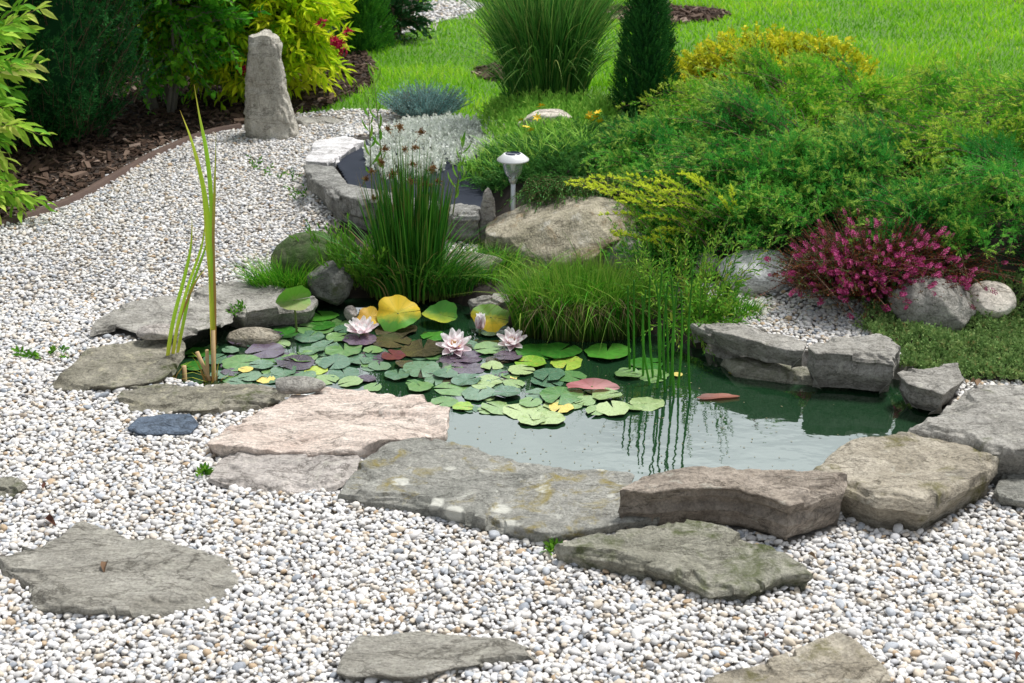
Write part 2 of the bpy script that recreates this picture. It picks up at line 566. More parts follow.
def grade(lo, hi, step, far):
    a = np.arange(lo, hi + step / 2, step)
    g, s, v = [], step, hi
    while v < far:
        s *= 1.35
        v += s
        g.append(v)
    h_, s, v = [], step, lo
    return a, np.array(g)

gx, gxr = grade(-3.6, 3.6, .04, 70)
gx = np.concatenate([-gxr[::-1], gx, gxr])
gy, gyr = grade(1.2, 8.0, .04, 90)
gy = np.concatenate([[-60, -25, -9, -3, 0], gy, gyr])
XX, YY = np.meshgrid(gx, gy)
G = np.stack([XX.ravel(), YY.ravel(), H(XX, YY).ravel()], -1)
dp = sdist(G, POND)
G[:, 2] += .004 * fbm(np.stack([G[:, 0] * 5, G[:, 1] * 5, 0 * G[:, 0]], -1), 3)
G[:, 2] = G[:, 2] * sstep(-.02, .02, dp) + (1 - sstep(-.10, .015, dp)) * -.42
nx, ny = len(gx), len(gy)
i, j = np.meshgrid(np.arange(ny - 1), np.arange(nx - 1), indexing='ij')
GF = np.stack([i * nx + j, i * nx + j + 1, (i + 1) * nx + j + 1, (i + 1) * nx + j], -1).reshape(-1, 4)
gc = G[GF].mean(1)

def zone(p):
    """0 soil, 1 gravel, 2 mulch, 3 lawn"""
    z = np.full(len(p), 3)
    z[(p[:, 1] < 6.45) | (p[:, 1] < 2)] = 0
    yb = np.interp(p[:, 0], [-1.3, -.85, -.3, 0, .6, 1.2, 2.0, 3.2], [6.55, 6.5, 6.45, 6.4, 6.3, 6.35, 6.1, 5.6])
    z[p[:, 1] > yb] = 3
    z[(p[:, 1] <= yb)] = 0
    z[inside(p, GRAVEL) | (p[:, 1] < 1.6)] = 1
    for s in SOILS:
        z[inside(p, s)] = 0
    z[inside(p, TROUGH)] = 0
    z[(p[:, 1] > 4.72) & (p[:, 0] > -.12) & (p[:, 1] < yb)] = 0
    z[inside(p, MULCH)] = 2
    for s in (RING1, RING2, RING3):
        z[inside(p, s)] = 2
    z[inside(p, PATH)] = 1
    return z

m_soil, nt, bs, _ = new_mat('soil')
r_ = ramp(nt, [(.3, (.010, .008, .006)), (.7, (.035, .026, .018))])
nt.links.new(noise(nt, 40, 8, .7), r_.inputs[0]); nt.links.new(r_.outputs[0], bs.inputs['Base Color'])
bs.inputs['Roughness'].default_value = .95
m_bed, nt, bs, _ = new_mat('gravel_bed')
r_ = ramp(nt, [(.3, (.16, .14, .12)), (.7, (.42, .40, .37))])
nt.links.new(noise(nt, 90, 4, .7), r_.inputs[0]); nt.links.new(r_.outputs[0], bs.inputs['Base Color'])
bs.inputs['Roughness'].default_value = .95
m_mulch, nt, bs, _ = new_mat('bark_soil')
r_ = ramp(nt, [(.3, (.012, .008, .006)), (.7, (.05, .032, .022))])
nt.links.new(noise(nt, 60, 8, .7), r_.inputs[0]); nt.links.new(r_.outputs[0], bs.inputs['Base Color'])
bs.inputs['Roughness'].default_value = .95
m_turf, nt, bs, _ = new_mat('turf_soil')
r_ = ramp(nt, [(.3, (.04, .11, .008)), (.7, (.11, .22, .02))])
nt.links.new(noise(nt, 5, 10, .75), r_.inputs[0]); nt.links.new(r_.outputs[0], bs.inputs['Base Color'])
bs.inputs['Roughness'].default_value = .95
setting(mesh('ground', G, [GF], [m_soil, m_bed, m_mulch, m_turf], midx=zone(gc)))

# pond water: one sheet whose rim runs under the edge stones
m_water, nt, bs, out = new_mat('pond_water')
bs.inputs['Base Color'].default_value = (.010, .034, .014, 1)
bs.inputs['Roughness'].default_value = .03
bs.inputs['IOR'].default_value = 2.2
bp = nt.nodes.new('ShaderNodeBump')
bp.inputs['Strength'].default_value = .10
bp.inputs['Distance'].default_value = .01
nt.links.new(noise(nt, 9, 3, .5, stretch=(1, 1.6, 1)), bp.inputs['Height'])
nt.links.new(bp.outputs[0], bs.inputs['Normal'])
pc = POND.mean(0)
pv = pc + (POND - pc) * 1.03
pv[:, 2] = WZ
setting(mesh('pond_water', np.concatenate([pv, [[pc[0], pc[1], WZ]]]),
             [np.stack([np.arange(len(pv)), (np.arange(len(pv)) + 1) % len(pv), np.full(len(pv), len(pv))], -1)], m_water, smooth=False))

# ------------------------------------------------------------------ stones
SLABS = []
def slab(name, label, cat, px, z, mat, bottom=-.04, relief=.006, rag=.05, rim=.003, seed=0, K=360, step=0.0, slope=(0, 0), group='flat stones edging the pond', bulge=.004, world=None, strata=.010, flake=.009):
    poly = PP(px, z) if world is None else np.array(world)
    SLABS.append((poly, z))
    seg = np.roll(poly, -1, 0) - poly
    ln = np.linalg.norm(seg[:, :2], axis=1)
    mid = poly + seg / 2
    a = poly[:, 0] * np.roll(poly[:, 1], -1) - np.roll(poly[:, 0], -1) * poly[:, 1]
    cx = ((poly[:, 0] + np.roll(poly[:, 0], -1)) * a).sum() / (3 * a.sum())
    cy = ((poly[:, 1] + np.roll(poly[:, 1], -1)) * a).sum() / (3 * a.sum())
    c = np.array([cx, cy])
    # even steps along the outline, seen from the centre
    cum = np.concatenate([[0], np.cumsum(ln)])
    s = np.linspace(0, cum[-1], K, endpoint=False)
    E = np.stack([np.interp(s, cum, np.append(poly[:, k], poly[0, k])) for k in (0, 1)], -1)
    for _ in range(2):
        E = (np.roll(E, 1, 0) + 2 * E + np.roll(E, -1, 0)) / 4
    sz = math.sqrt(abs(a.sum()) / 2)
    q3 = np.stack([E[:, 0], E[:, 1], np.full(K, seed * 3.7)], -1)
    nrm = norm(np.stack([np.roll(E, -1, 0)[:, 1] - np.roll(E, 1, 0)[:, 1], -(np.roll(E, -1, 0)[:, 0] - np.roll(E, 1, 0)[:, 0])], -1))
    if ((E - c) * nrm).sum() < 0:
        nrm = -nrm
    E = E + nrm * (rag * sz * (.6 * fbm(q3 * 9 / max(sz * 3, .5), 3, seed) + .35 * fbm(q3 * 40, 3, seed + 5)))[:, None]
    rings = []
    tops = list(np.linspace(.03, .84, 24)) + [.865, .885, .905, .92, .935, .95, .962, .974, .984, .993]
    rad = np.linalg.norm(E - c, axis=1)
    fl1 = np.maximum(0, fbm(q3 * 7 + 31, 4, seed + 21)) * .16
    fl2 = np.maximum(0, fbm(q3 * 13 + 77, 4, seed + 23)) * .07
    def topz(xy, u):
        p3 = np.stack([xy[:, 0], xy[:, 1], np.full(len(xy), seed * 1.3)], -1)
        h = relief * 2.6 * fbm(p3 * 5.5, 5, seed + 2) + relief * .9 * fbm(p3 * 24, 4, seed + 7)
        rg = 1 - np.abs(fbm(p3 * np.array([3, 7, 1]) + 5, 4, seed + 11)) * 5
        h = h - relief * .9 * np.maximum(0, rg)
        if len(xy) == K:
            de = (1 - u) * rad
            h = h - flake * (sstep(fl1 + .006, fl1 * .8, de) + .7 * sstep(fl2 + .005, fl2 * .8, de)) * (fl1 > .003)
        if step:
            w = fbm(p3 * np.array([2.2, 4.5, 1]), 4, seed + 9) * 2.2 + xy[:, 1] * 1.2
            fr = w - np.floor(w)
            h = h + step * (np.floor(w) + sstep(.40, .60, fr) - xy[:, 1] * 1.2)
        h = h + slope[0] * (xy[:, 0] - cx) + slope[1] * (xy[:, 1] - cy)
        return z + h - rim * .5 * u ** 30
    for u in tops:
        xy = c + (E - c) * u
        rings.append(np.column_stack([xy, topz(xy, u)]))
    zt = topz(E, 1.0) - rim * .3
    E1 = E + nrm * rim * .25
    rings.append(np.column_stack([E1, zt - rim * .3]))
    zb = bottom
    for k in range(1, 11):
        f = k / 10
        zz = (zt - rim * .3) * (1 - f) + zb * f
        lay = vnoise(np.stack([E[:, 0] * 2, E[:, 1] * 2, zz * 55 + seed], -1), seed + 3)
        fine = fbm(np.stack([E[:, 0] * 22, E[:, 1] * 22, zz * 60], -1), 3, seed + 4)
        off = rim * .25 + bulge * math.sin(math.pi * f) - .034 * f + strata * lay + .006 * fine
        rings.append(np.column_stack([E + nrm * off[:, None], zz]))
    V = np.concatenate(rings + [[[cx, cy, topz(np.array([[cx, cy]]), 0)[0]]]])
    n = len(rings)
    i, j = np.meshgrid(np.arange(n - 1), np.arange(K), indexing='ij')
    a, b = i * K + j, i * K + (j + 1) % K
    Q = np.stack([a, a + K, b + K, b], -1).reshape(-1, 4)
    k = np.arange(K)
    T = np.stack([k, (k + 1) % K, np.full(K, n * K)], -1)
    # consistent winding: outline must run anticlockwise
    if (E[:, 0] * np.roll(E[:, 1], -1) - np.roll(E[:, 0], -1) * E[:, 1]).sum() < 0:
        Q, T = Q[:, ::-1], T[:, ::-1]
    o = mesh(name, V, [Q, T], mat, origin=(cx, cy, 0))
    o.data.set_sharp_from_angle(angle=R(38))
    return tag(o, label, cat, group)

def boulder(name, label, cat, c, size, mat, seed=0, sub=5, rot=0.0, cuts=7, rough=.14, fine=.035, group='rounded boulders round the pond', tilt=0.0):
    V, F = ico(sub)
    V = V.copy()
    r0 = np.random.default_rng(seed + 100)
    for _ in range(cuts):
        n = norm(r0.normal(size=3) * np.array([1, 1, .8]))
        d = r0.uniform(.62, .88)
        ex = np.maximum(0, V @ n - d)
        V = V - n * (ex * .85)[:, None]
    V = V * (1 + rough * fbm(V * 1.4 + seed, 3, seed) + fine * fbm(V * 6 + seed, 4, seed + 1))[:, None]
    V = V * np.array(size)
    ct, st = math.cos(tilt), math.sin(tilt)
    V = np.stack([V[:, 0] * ct - V[:, 2] * st, V[:, 1], V[:, 0] * st + V[:, 2] * ct], -1)
    cr, sr = math.cos(rot), math.sin(rot)
    V = np.stack([V[:, 0] * cr - V[:, 1] * sr, V[:, 0] * sr + V[:, 1] * cr, V[:, 2]], -1)
    o = mesh(name, V + np.array(c), F, mat, origin=c)
    return tag(o, label, cat, group)

S_grey = stone_mat('stone_grey_beige', (.25, .235, .20), (.40, .375, .33), lichen=.25, stain=.45, moss=.05)
S_olive = stone_mat('stone_olive', (.17, .155, .105), (.33, .30, .225), lichen=.35, lichen_c=(.5, .46, .32), stain=.6, moss=.2)
S_pink = stone_mat('stone_pink', (.60, .48, .41), (.76, .66, .58), dark=(.52, .40, .33), stain=.25, scale=5, stretch=(1, 3, 1), lichen=.15, lichen_c=(.8, .76, .7))
S_mauve = stone_mat('stone_mauve_grey', (.34, .31, .285), (.50, .455, .42), stain=.25, scale=6, lichen=.15)
S_lich = stone_mat('stone_lichen', (.20, .20, .17), (.34, .33, .285), lichen=.25, lichen_c=(.62, .61, .54), spots=.85, moss=.22, moss_c=(.25, .20, .05), stain=.35)
S_brown = stone_mat('stone_brown', (.20, .165, .13), (.42, .36, .30), stain=.65, dark=(.06, .052, .045), lichen=.2, scale=7)
S_moss = stone_mat('stone_mossy', (.20, .19, .135), (.34, .325, .25), stain=.5, dark=(.07, .08, .045), moss=.35, moss_c=(.085, .10, .035), lichen=.15)
S_tanj = stone_mat('stone_tan', (.27, .235, .175), (.44, .395, .32), stain=.6, moss=.25, moss_c=(.13, .12, .03), lichen=.15, scale=7, stretch=(1, 1, 2.5))
S_step = stone_mat('stone_step', (.27, .25, .20), (.40, .375, .315), stain=.35, dark=(.12, .11, .095), scale=5, stretch=(1, 2.6, 1), lichen=.2)
S_slate = stone_mat('stone_slate', (.075, .11, .165), (.12, .165, .23), stain=.1, scale=6)
S_bould = stone_mat('boulder_ochre', (.27, .245, .17), (.46, .41, .32), stain=.75, dark=(.25, .15, .05), lichen=.3, lichen_c=(.58, .56, .5), scale=5, stretch=(1.6, 1, 1))
S_pale = stone_mat('boulder_pale', (.50, .50, .50), (.70, .70, .70), stain=.25, dark=(.22, .22, .21), scale=3, bump=.4)
S_cream = stone_mat('stone_cream', (.52, .44, .35), (.72, .65, .56), stain=.15, scale=3, bump=.25)
S_green = stone_mat('boulder_moss_green', (.06, .085, .03), (.16, .17, .085), stain=.3, moss=.9, moss_c=(.045, .095, .018), scale=8)
S_dark = stone_mat('boulder_dark', (.10, .105, .09), (.20, .20, .175), stain=.3, moss=.3, scale=6)
S_gran = stone_mat('trough_granite', (.17, .165, .15), (.36, .35, .32), stain=.7, dark=(.05, .05, .042), scale=10, stretch=(1.5, 1.5, .6), lichen=.25, lichen_c=(.5, .5, .46))
S_cap = stone_mat('trough_pale', (.46, .44, .44), (.58, .56, .56), stain=.15, scale=6, bump=.3)
S_men = stone_mat('standing_stone', (.36, .325, .255), (.58, .54, .46), stain=.45, dark=(.20, .175, .12), scale=7, stretch=(1, 1, .6), lichen=.3, lichen_c=(.62, .60, .55))

slab('edge_stone', 'grey beige flat stone under the tall yellowing reed leaves, overhanging an olive slab', 'stone',
     [(89, 330), (95, 318), (111, 305), (151, 297), (208, 294), (233, 303), (231, 315), (208, 325), (181, 333), (141, 331), (117, 325)], .04, S_grey, seed=1, bottom=.015)
slab('edge_stone', 'dark faced grey stone left of the curled lily leaf at the pond back', 'stone',
     [(188, 291), (198, 281), (242, 280), (289, 287), (318, 295), (308, 302), (282, 304), (242, 310), (222, 306)], .03, S_grey, seed=2, bottom=-.06)
slab('edge_stone', 'olive slab with a dark speckled face below the overhanging grey beige stone', 'stone',
     [(48, 381), (67, 368), (90, 350), (138, 340), (180, 336), (186, 347), (172, 367), (162, 377), (114, 386), (60, 384)], .03, S_olive, seed=3)
slab('edge_stone', 'long olive brown slab below the cut reed stumps, behind the blue slate', 'stone',
     [(118, 394), (125, 387), (165, 381), (213, 380), (265, 385), (290, 391), (274, 403), (189, 410), (128, 406)], .025, S_olive, seed=4)
slab('edge_stone', 'pale pink layered sandstone slab, the brightest stone of the pond edge', 'stone',
     [(205, 443), (218, 431), (232, 421), (255, 411), (285, 396), (322, 388), (370, 387), (424, 394), (431, 404), (453, 411), (446, 430), (400, 438), (356, 446), (300, 446), (250, 447)],
     .045, S_pink, seed=5, step=.011, rim=.003)
slab('edge_stone', 'mauve grey oblong stone in front of the pink sandstone slab', 'stone',
     [(208, 476), (214, 461), (225, 450), (290, 449), (357, 450), (363, 458), (353, 474), (335, 483), (290, 487), (230, 482)], .028, S_mauve, seed=6)
slab('edge_stone', 'largest grey green slab, spotted with round pale lichen, at the pond front', 'stone',
     [(338, 488), (365, 456), (391, 440), (433, 437), (467, 440), (519, 455), (585, 468), (632, 474), (624, 500), (662, 516), (604, 523), (552, 532), (486, 520), (415, 501)],
     .04, S_lich, seed=7, relief=.003, K=420)
slab('edge_block', 'thick brown block with a dark front face on the lichen slab end', 'stone',
     [(618, 488), (640, 475), (690, 466), (773, 462), (848, 476), (846, 487), (790, 503), (755, 491), (716, 486), (660, 489)], .115, S_brown, seed=8, relief=.007, bottom=.002, strata=.018)
slab('edge_block', 'broad tan block with a layered front face at the right end of the open water', 'stone',
     [(811, 467), (839, 441), (853, 431), (915, 426), (960, 434), (998, 450), (996, 462), (957, 484), (929, 498), (880, 495), (846, 483)], .10, S_tanj, seed=9, relief=.007, strata=.018)
slab('edge_block', 'mossy grey green stone lying in gravel in front of the brown block', 'stone',
     [(557, 542), (600, 531), (665, 520), (711, 526), (768, 541), (806, 562), (813, 571), (780, 571), (749, 584), (711, 584), (664, 566), (600, 553)], .055, S_moss, seed=10, slope=(0, .05))
slab('edge_block', 'large grey slab cut off by the right side of the photo, beside the ground cover', 'stone',
     [(912, 422), (943, 401), (971, 382), (1024, 383), (1085, 390), (1100, 438), (1030, 447), (995, 446), (967, 434)], .115, S_grey, seed=11, relief=.007)
slab('edge_stone', 'dark grey piece in gravel below the large slab at the right side', 'stone',
     [(995, 488), (1005, 470), (1040, 461), (1090, 470), (1080, 500), (1024, 499), (1000, 495)], .04, S_lich, seed=12)
slab('edge_stone', 'long narrow ledge stone above the dark water, right of the weedy plants', 'stone',
     [(690, 320), (718, 317), (764, 328), (807, 341), (804, 350), (764, 345), (728, 336)], .065, S_grey, seed=13, bottom=0)
slab('edge_stone', 'rough layered ledge stone in front of the heather and the gravel patch', 'stone',
     [(808, 346), (832, 331), (880, 333), (901, 344), (895, 357), (850, 353), (815, 352)], .08, S_grey, seed=14, strata=.014)
slab('edge_stone', 'small grey stone half covered by the creeping ground cover', 'stone',
     [(896, 372), (916, 365), (958, 366), (964, 379), (944, 391), (908, 383)], .045, S_grey, seed=15)
slab('edge_stone', 'wet mossy stone at water level under the long narrow ledge', 'stone',
     [(722, 356), (760, 357), (810, 366), (860, 372), (850, 379), (790, 374), (735, 367)], -.02, S_moss, seed=16, bottom=-.15, rim=.02)
slab('edge_stone', 'slim pale stone at the back of the pond between the rushes and the grass tuft', 'stone',
     [(468, 296), (490, 292), (512, 294), (516, 299), (495, 301), (472, 301)], .01, S_grey, seed=17, bottom=-.1)
slab('stepping_stone', 'large worn stepping stone at the left side of the photo', 'stone',
     [(-6, 557), (30, 544), (66, 531), (80, 518), (132, 534), (203, 550), (234, 560), (236, 577), (203, 600), (156, 608), (85, 606), (31, 601), (28, 582), (2, 565)], .03, S_step, seed=18, relief=.005, K=360, group='stepping stones in the gravel')
slab('stepping_stone', 'narrow pointed stepping stone, lowest in the middle of the photo', 'stone',
     [(334, 673), (344, 653), (358, 638), (415, 630), (509, 634), (546, 651), (509, 654), (457, 664), (415, 678), (367, 677)], .028, S_step, seed=19, group='stepping stones in the gravel')
slab('stepping_stone', 'stained stepping stone cut off by the bottom of the photo at the right', 'stone',
     [(704, 671), (773, 656), (801, 647), (837, 634), (858, 645), (888, 668), (897, 690), (880, 712), (790, 724), (708, 705)], .03, S_tanj, seed=20, group='stepping stones in the gravel')
slab('stepping_stone', 'small stepping stone peeking in at the left edge of the photo', 'stone',
     [(-45, 476), (0, 472), (20, 474), (29, 480), (14, 488), (-40, 496)], .03, S_moss, seed=21, group='stepping stones in the gravel')
slab('slate_stone', 'blue grey slate piece in gravel left of the pink sandstone slab', 'stone',
     [(127, 427), (138, 417), (160, 413), (190, 413), (199, 422), (190, 431), (140, 432)], .022, S_slate, seed=22, relief=.0008, K=160, rag=.02, flake=.002, strata=.002)
slab('trough_slab', 'pale flat slab capping the left side of the raised stone bed', 'stone',
     [(305, 160), (314, 141), (350, 134), (366, 139), (347, 150), (333, 162)], .14, S_cap, seed=23, relief=.001, bottom=-.02, rim=.004, K=160, group='stones walling the raised bed')
slab('trough_block', 'long curved granite block at the front left of the raised bed', 'stone',
     [(304, 164), (333, 163), (348, 185), (375, 190), (402, 195), (400, 203), (360, 199), (330, 191), (310, 178)], .14, S_gran, seed=24, relief=.002, bottom=-.02, rim=.006, group='stones walling the raised bed')
slab('trough_block', 'dark granite block of the raised bed behind the tallest rushes', 'stone',
     [(404, 196), (440, 198), (440, 209), (404, 205)], .13, S_gran, seed=25, relief=.002, bottom=-.02, rim=.006, group='stones walling the raised bed', K=160)
slab('trough_block', 'pale topped granite block of the raised bed, left of the small upright stone', 'stone',
     [(442, 204), (461, 201), (481, 206), (479, 214), (442, 212)], .12, S_gran, seed=26, relief=.004, bottom=-.02, rim=.008, group='stones walling the raised bed', K=160)
slab('edging_slab', 'thin grey slab lying on the gravel edge behind the standing stone', 'stone',
     [(292, 119), (316, 114), (345, 118), (340, 123), (305, 123)], .03, S_grey, seed=27, K=160)

def rock(px, py, wpx, hz, depth, sink=.25, up=None):
    """centre and half sizes of a boulder whose foot shows at px, py"""
    p = PH(px, py)
    rx = px_size(p, wpx) / 2
    return np.array([p[0], p[1] + depth * .8, p[2] + hz * (.5 - sink)]), (rx, depth, hz * .55)

c, s = rock(572, 268, 168, .25, .22); boulder('boulder', 'largest ochre grey boulder under the solar lamp, draped by creeping green', 'boulder', c, s, S_bould, 31, sub=6)
c, s = rock(627, 270, 60, .14, .09); boulder('boulder', 'rounded grey boulder leaning on the right end of the largest boulder', 'boulder', c, s, S_grey, 32)
c, s = rock(765, 294, 92, .14, .12); boulder('boulder', 'smooth pale blue grey boulder left of the pink heather', 'boulder', c, s, S_pale, 33, rough=.08)
c, s = rock(708, 275, 34, .08, .06); boulder('boulder', 'small pale boulder half hidden behind the weedy plants', 'boulder', c, s, S_cream, 34, sub=4)
c, s = rock(926, 318, 100, .18, .11); c[1] -= .13; boulder('boulder', 'grey beige pointed boulder under the right side of the heather', 'boulder', c, s, S_grey, 35, tilt=-.2)
c, s = rock(988, 316, 50, .11, .075); c[1] -= .06; c[2] += .02; boulder('boulder', 'small round cream boulder right of the heather', 'boulder', c, s, S_cream, 36, cuts=2, rough=.06, fine=.012)
c, s = rock(328, 300, 46, .14, .08); boulder('boulder', 'dark boulder at the foot of the rushes', 'boulder', c, s, S_dark, 37)
c, s = rock(310, 286, 84, .19, .12); boulder('boulder', 'moss green mound shaped boulder behind the curled lily leaf', 'boulder', c, s, S_green, 38, cuts=1, rough=.06)
c, s = rock(545, 138, 58, .09, .07); boulder('boulder', 'flat pale boulder among the yellow flowers', 'boulder', c + np.array([0, 0, .035]), s, S_cream, 39, sub=4)
c, s = rock(470, 282, 80, .11, .08); boulder('boulder', 'grey boulder behind the low grass between rushes and tuft', 'boulder', c, s, S_moss, 40, sub=4)
pb = P(250, 332, 0); boulder('edge_cobble', 'tan flat cobble at the water, in the gap below the grey stones', 'stone', (pb[0], pb[1] + .04, -.035), (.085, .05, .03), S_tanj, 41, sub=4, cuts=3)
pb = P(158, 336, .05); boulder('edge_cobble', 'oval beige cobble lying on the olive slab', 'stone', (pb[0], pb[1] + .01, .058), (.065, .04, .022), S_mauve, 42, sub=4, cuts=2, rough=.08)
pb = P(296, 393, .045); boulder('edge_cobble', 'oval grey and white cobble lying beside the pink sandstone slab', 'stone', (pb[0], pb[1] + .01, .063), (.077, .036, .022), S_grey, 43, sub=4, cuts=2, rough=.08)
pb = P(350, 325, WZ); boulder('edge_cobble', 'small white cobble at the foot of the rushes behind the open flower', 'stone', (pb[0], pb[1] + .04, -.025), (.022, .022, .026), S_mauve, 44, sub=4)

# upright stones: stacked cross sections
def upright(name, label, prof, centre, mat, seed, sides=64, depth=.8, group=None):
    """prof: rows of (height, x left, x right) in metres about the centre"""
    prof = np.array(prof, float)
    n = 60
    hz = np.linspace(prof[0, 0], prof[-1, 0], n)
    l, r = np.interp(hz, prof[:, 0], prof[:, 1]), np.interp(hz, prof[:, 0], prof[:, 2])
    th = np.linspace(0, 2 * np.pi, sides, endpoint=False)
    sq = lambda v: np.sign(v) * np.abs(v) ** .5
    rings = []
    top = prof[-1, 0]
    for k in range(n):
        mx, hw = (l[k] + r[k]) / 2, (r[k] - l[k]) / 2
        rings.append(np.stack([mx + hw * sq(np.cos(th)), hw * depth * sq(np.sin(th)), np.full(sides, hz[k])], -1))
    for u in (.9, .6, .3):
        q = rings[n - 1].copy()
        cc = q.mean(0)
        q = cc + (q - cc) * u
        q[:, 2] = top + .012 * (1 - u)
        rings.append(q)
    V = np.concatenate(rings)
    nr = norm(np.stack([V[:, 0], V[:, 1], 0 * V[:, 0]], -1))
    w = (r - l).mean() / 2
    V = V + nr * (w * (.13 * fbm(V / w * .9 + seed, 3, seed) + .10 * fbm(V / w * 4 + seed, 4, seed + 1) - .10 * np.maximum(0, 1 - 6 * np.abs(fbm(V / w * np.array([2.2, 2.2, .6]) + seed, 3, seed + 6)))))[:, None]
    V[:, 2] += (V[:, 2] > top - .03) * (.25 * w * vnoise(V / w * 1.5 + 3, seed + 2) - .12 * V[:, 0])
    m = len(rings)
    i, j = np.meshgrid(np.arange(m - 1), np.arange(sides), indexing='ij')
    a, b = i * sides + j, i * sides + (j + 1) % sides
    Q = np.stack([a, b, b + sides, a + sides], -1).reshape(-1, 4)
    V = np.concatenate([V, [V[-sides:].mean(0)]])
    k = np.arange(sides)
    T = np.stack([(m - 1) * sides + k, (m - 1) * sides + (k + 1) % sides, np.full(sides, m * sides)], -1)
    o = mesh(name, V + np.array(centre), [Q, T], mat, origin=centre)
    o.data.set_sharp_from_angle(angle=R(40))
    return tag(o, label, 'stone', group)

pb = P(270, 140, 0)
u = px_size(pb, 1)
upright('standing_stone', 'tall pale standing stone on the gravel in front of the yellow green shrub',
        [(-.03, -25 * u, 27 * u), (.02, -25 * u, 26 * u), (.10, -25 * u, 22 * u), (.2, -23 * u, 18 * u), (.33, -20 * u, 15 * u), (.43, -17 * u, 14 * u), (.472, -15 * u, 11 * u)],
        (pb[0], pb[1] + .07, 0), S_men, 51)
pb = P(487, 243, .0)
u = px_size(pb, 1)
upright('upright_stone', 'small finger shaped upright stone left of the largest boulder',
        [(-.02, -8 * u, 8 * u), (.05, -8 * u, 8 * u), (.12, -6 * u, 8 * u), (.165, -4 * u, 7 * u), (.185, -2 * u, 5 * u)], (pb[0], pb[1] + .03, 0), S_mauve, 52, sides=40)

# ------------------------------------------------------------------ loose ground cover: pebbles, bark, lawn grass
def spread(x0, x1, y0, y1, step):
    xs, ys = np.meshgrid(np.arange(x0, x1, step), np.arange(y0, y1, step))
    p = np.stack([xs.ravel(), ys.ravel()], -1)
    return p + rng.uniform(-.5, .5, p.shape) * step * 1.1

def in_view(p, m=.5):
    return np.abs(p[:, 0]) < p[:, 1] * .375 + m

def pebble_field(pts, size, sub, lift):
    n = len(pts)
    a = size * np.exp(rng.normal(0, .26, n))
    az = rng.uniform(0, 6.283, n)
    Z = norm(np.stack([rng.normal(0, .32, n), rng.normal(0, .32, n), np.ones(n)], -1))
    X = norm(np.cross(np.stack([-np.sin(az), np.cos(az), np.zeros(n)], -1), Z))
    Y = np.cross(Z, X)
    z = H(pts[:, 0], pts[:, 1]) + lift * rng.uniform(.1, 1, n) + a * .3
    V, F = ico(sub)
    r0 = np.random.default_rng(5)
    out = []
    for v in range(6):                      # six lumpy pebble shapes
        W = V * (1 + .20 * vnoise(V * 1.5 + v * 9, v) + .08 * vnoise(V * 3 + v * 5, v + 50))[:, None]
        for _ in range(3):
            q = norm(r0.normal(size=3)); ex = np.maximum(0, W @ q - .72); W = W - q * (ex * .8)[:, None]
        k = np.arange(v, n, 6)
        out.append(scatter((W, F), np.column_stack([pts, z])[k], X[k], Y[k], Z[k], a[k] * rng.uniform(1.0, 1.35, len(k)), a[k] * rng.uniform(.75, 1.0, len(k)), a[k] * rng.uniform(.5, .75, len(k))))
    return out

def gravel_pts(p, clear=.012):
    p = p[in_view(p, .45)]
    p3 = np.column_stack([p, np.zeros(len(p))])
    p = p[(zone(p3) == 1)]
    p = p[sdist(p, POND) > .02]
    for poly, z in SLABS:
        c = poly.mean(0)[:2]
        rr = np.linalg.norm(poly[:, :2] - c, axis=1).max() + .05
        near = np.hypot(p[:, 0] - c[0], p[:, 1] - c[1]) < rr
        bad = near.copy()
        bad[near] = sdist(p[near], poly) < -clear
        p = p[~bad]
    return p

m_peb, nt, bs, _ = new_mat('pebbles')
r_ = ramp(nt, [(0, (.60, .585, .57)), (.20, (.70, .69, .685)), (.38, (.54, .525, .51)), (.50, (.64, .61, .56)), (.62, (.46, .46, .475)), (.70, (.56, .50, .43)), (.78, (.40, .42, .45)),
               (.83, (.53, .46, .37)), (.88, (.62, .60, .58)), (.95, (.27, .29, .32)), (.965, (.43, .32, .21)), (.985, (.28, .23, .18)), (.995, (.10, .095, .09))], 'CONSTANT')
for e_ in r_.color_ramp.elements:
    e_.color = [min(.9, q * 1.02) for q in e_.color[:3]] + [1]
nt.links.new(attr(nt, 'var'), r_.inputs[0])
g_ = ramp(nt, [(.3, (.78, .77, .75)), (.65, (1.06, 1.06, 1.06))])
nt.links.new(noise(nt, 160, 4, .65), g_.inputs[0])
nt.links.new(mixc(nt, .9, r_.outputs[0], g_.outputs[0], 'MULTIPLY'), bs.inputs['Base Color'])
bs.inputs['Roughness'].default_value = .6
bs.inputs['Specular IOR Level'].default_value = .3
bp = nt.nodes.new('ShaderNodeBump'); bp.inputs['Strength'].default_value = .35; bp.inputs['Distance'].default_value = .002
nt.links.new(noise(nt, 300, 3, .6), bp.inputs['Height']); nt.links.new(bp.outputs[0], bs.inputs['Normal'])

near = gravel_pts(spread(-2.3, 2.3, 1.75, 4.3, .0102))
far = gravel_pts(spread(-3.0, 2.2, 4.3, 7.4, .0118))
path = gravel_pts(spread(-1.6, 0.2, 7.9, 11, .022))
J = join(pebble_field(near, .0063, 2, .008) + pebble_field(far, .0067, 1, .008) + pebble_field(path, .011, 1, .008))
setting(put('gravel', J, m_peb), 'stuff', 'white, cream and blue grey rounded pebbles covering the garden floor', 'gravel')

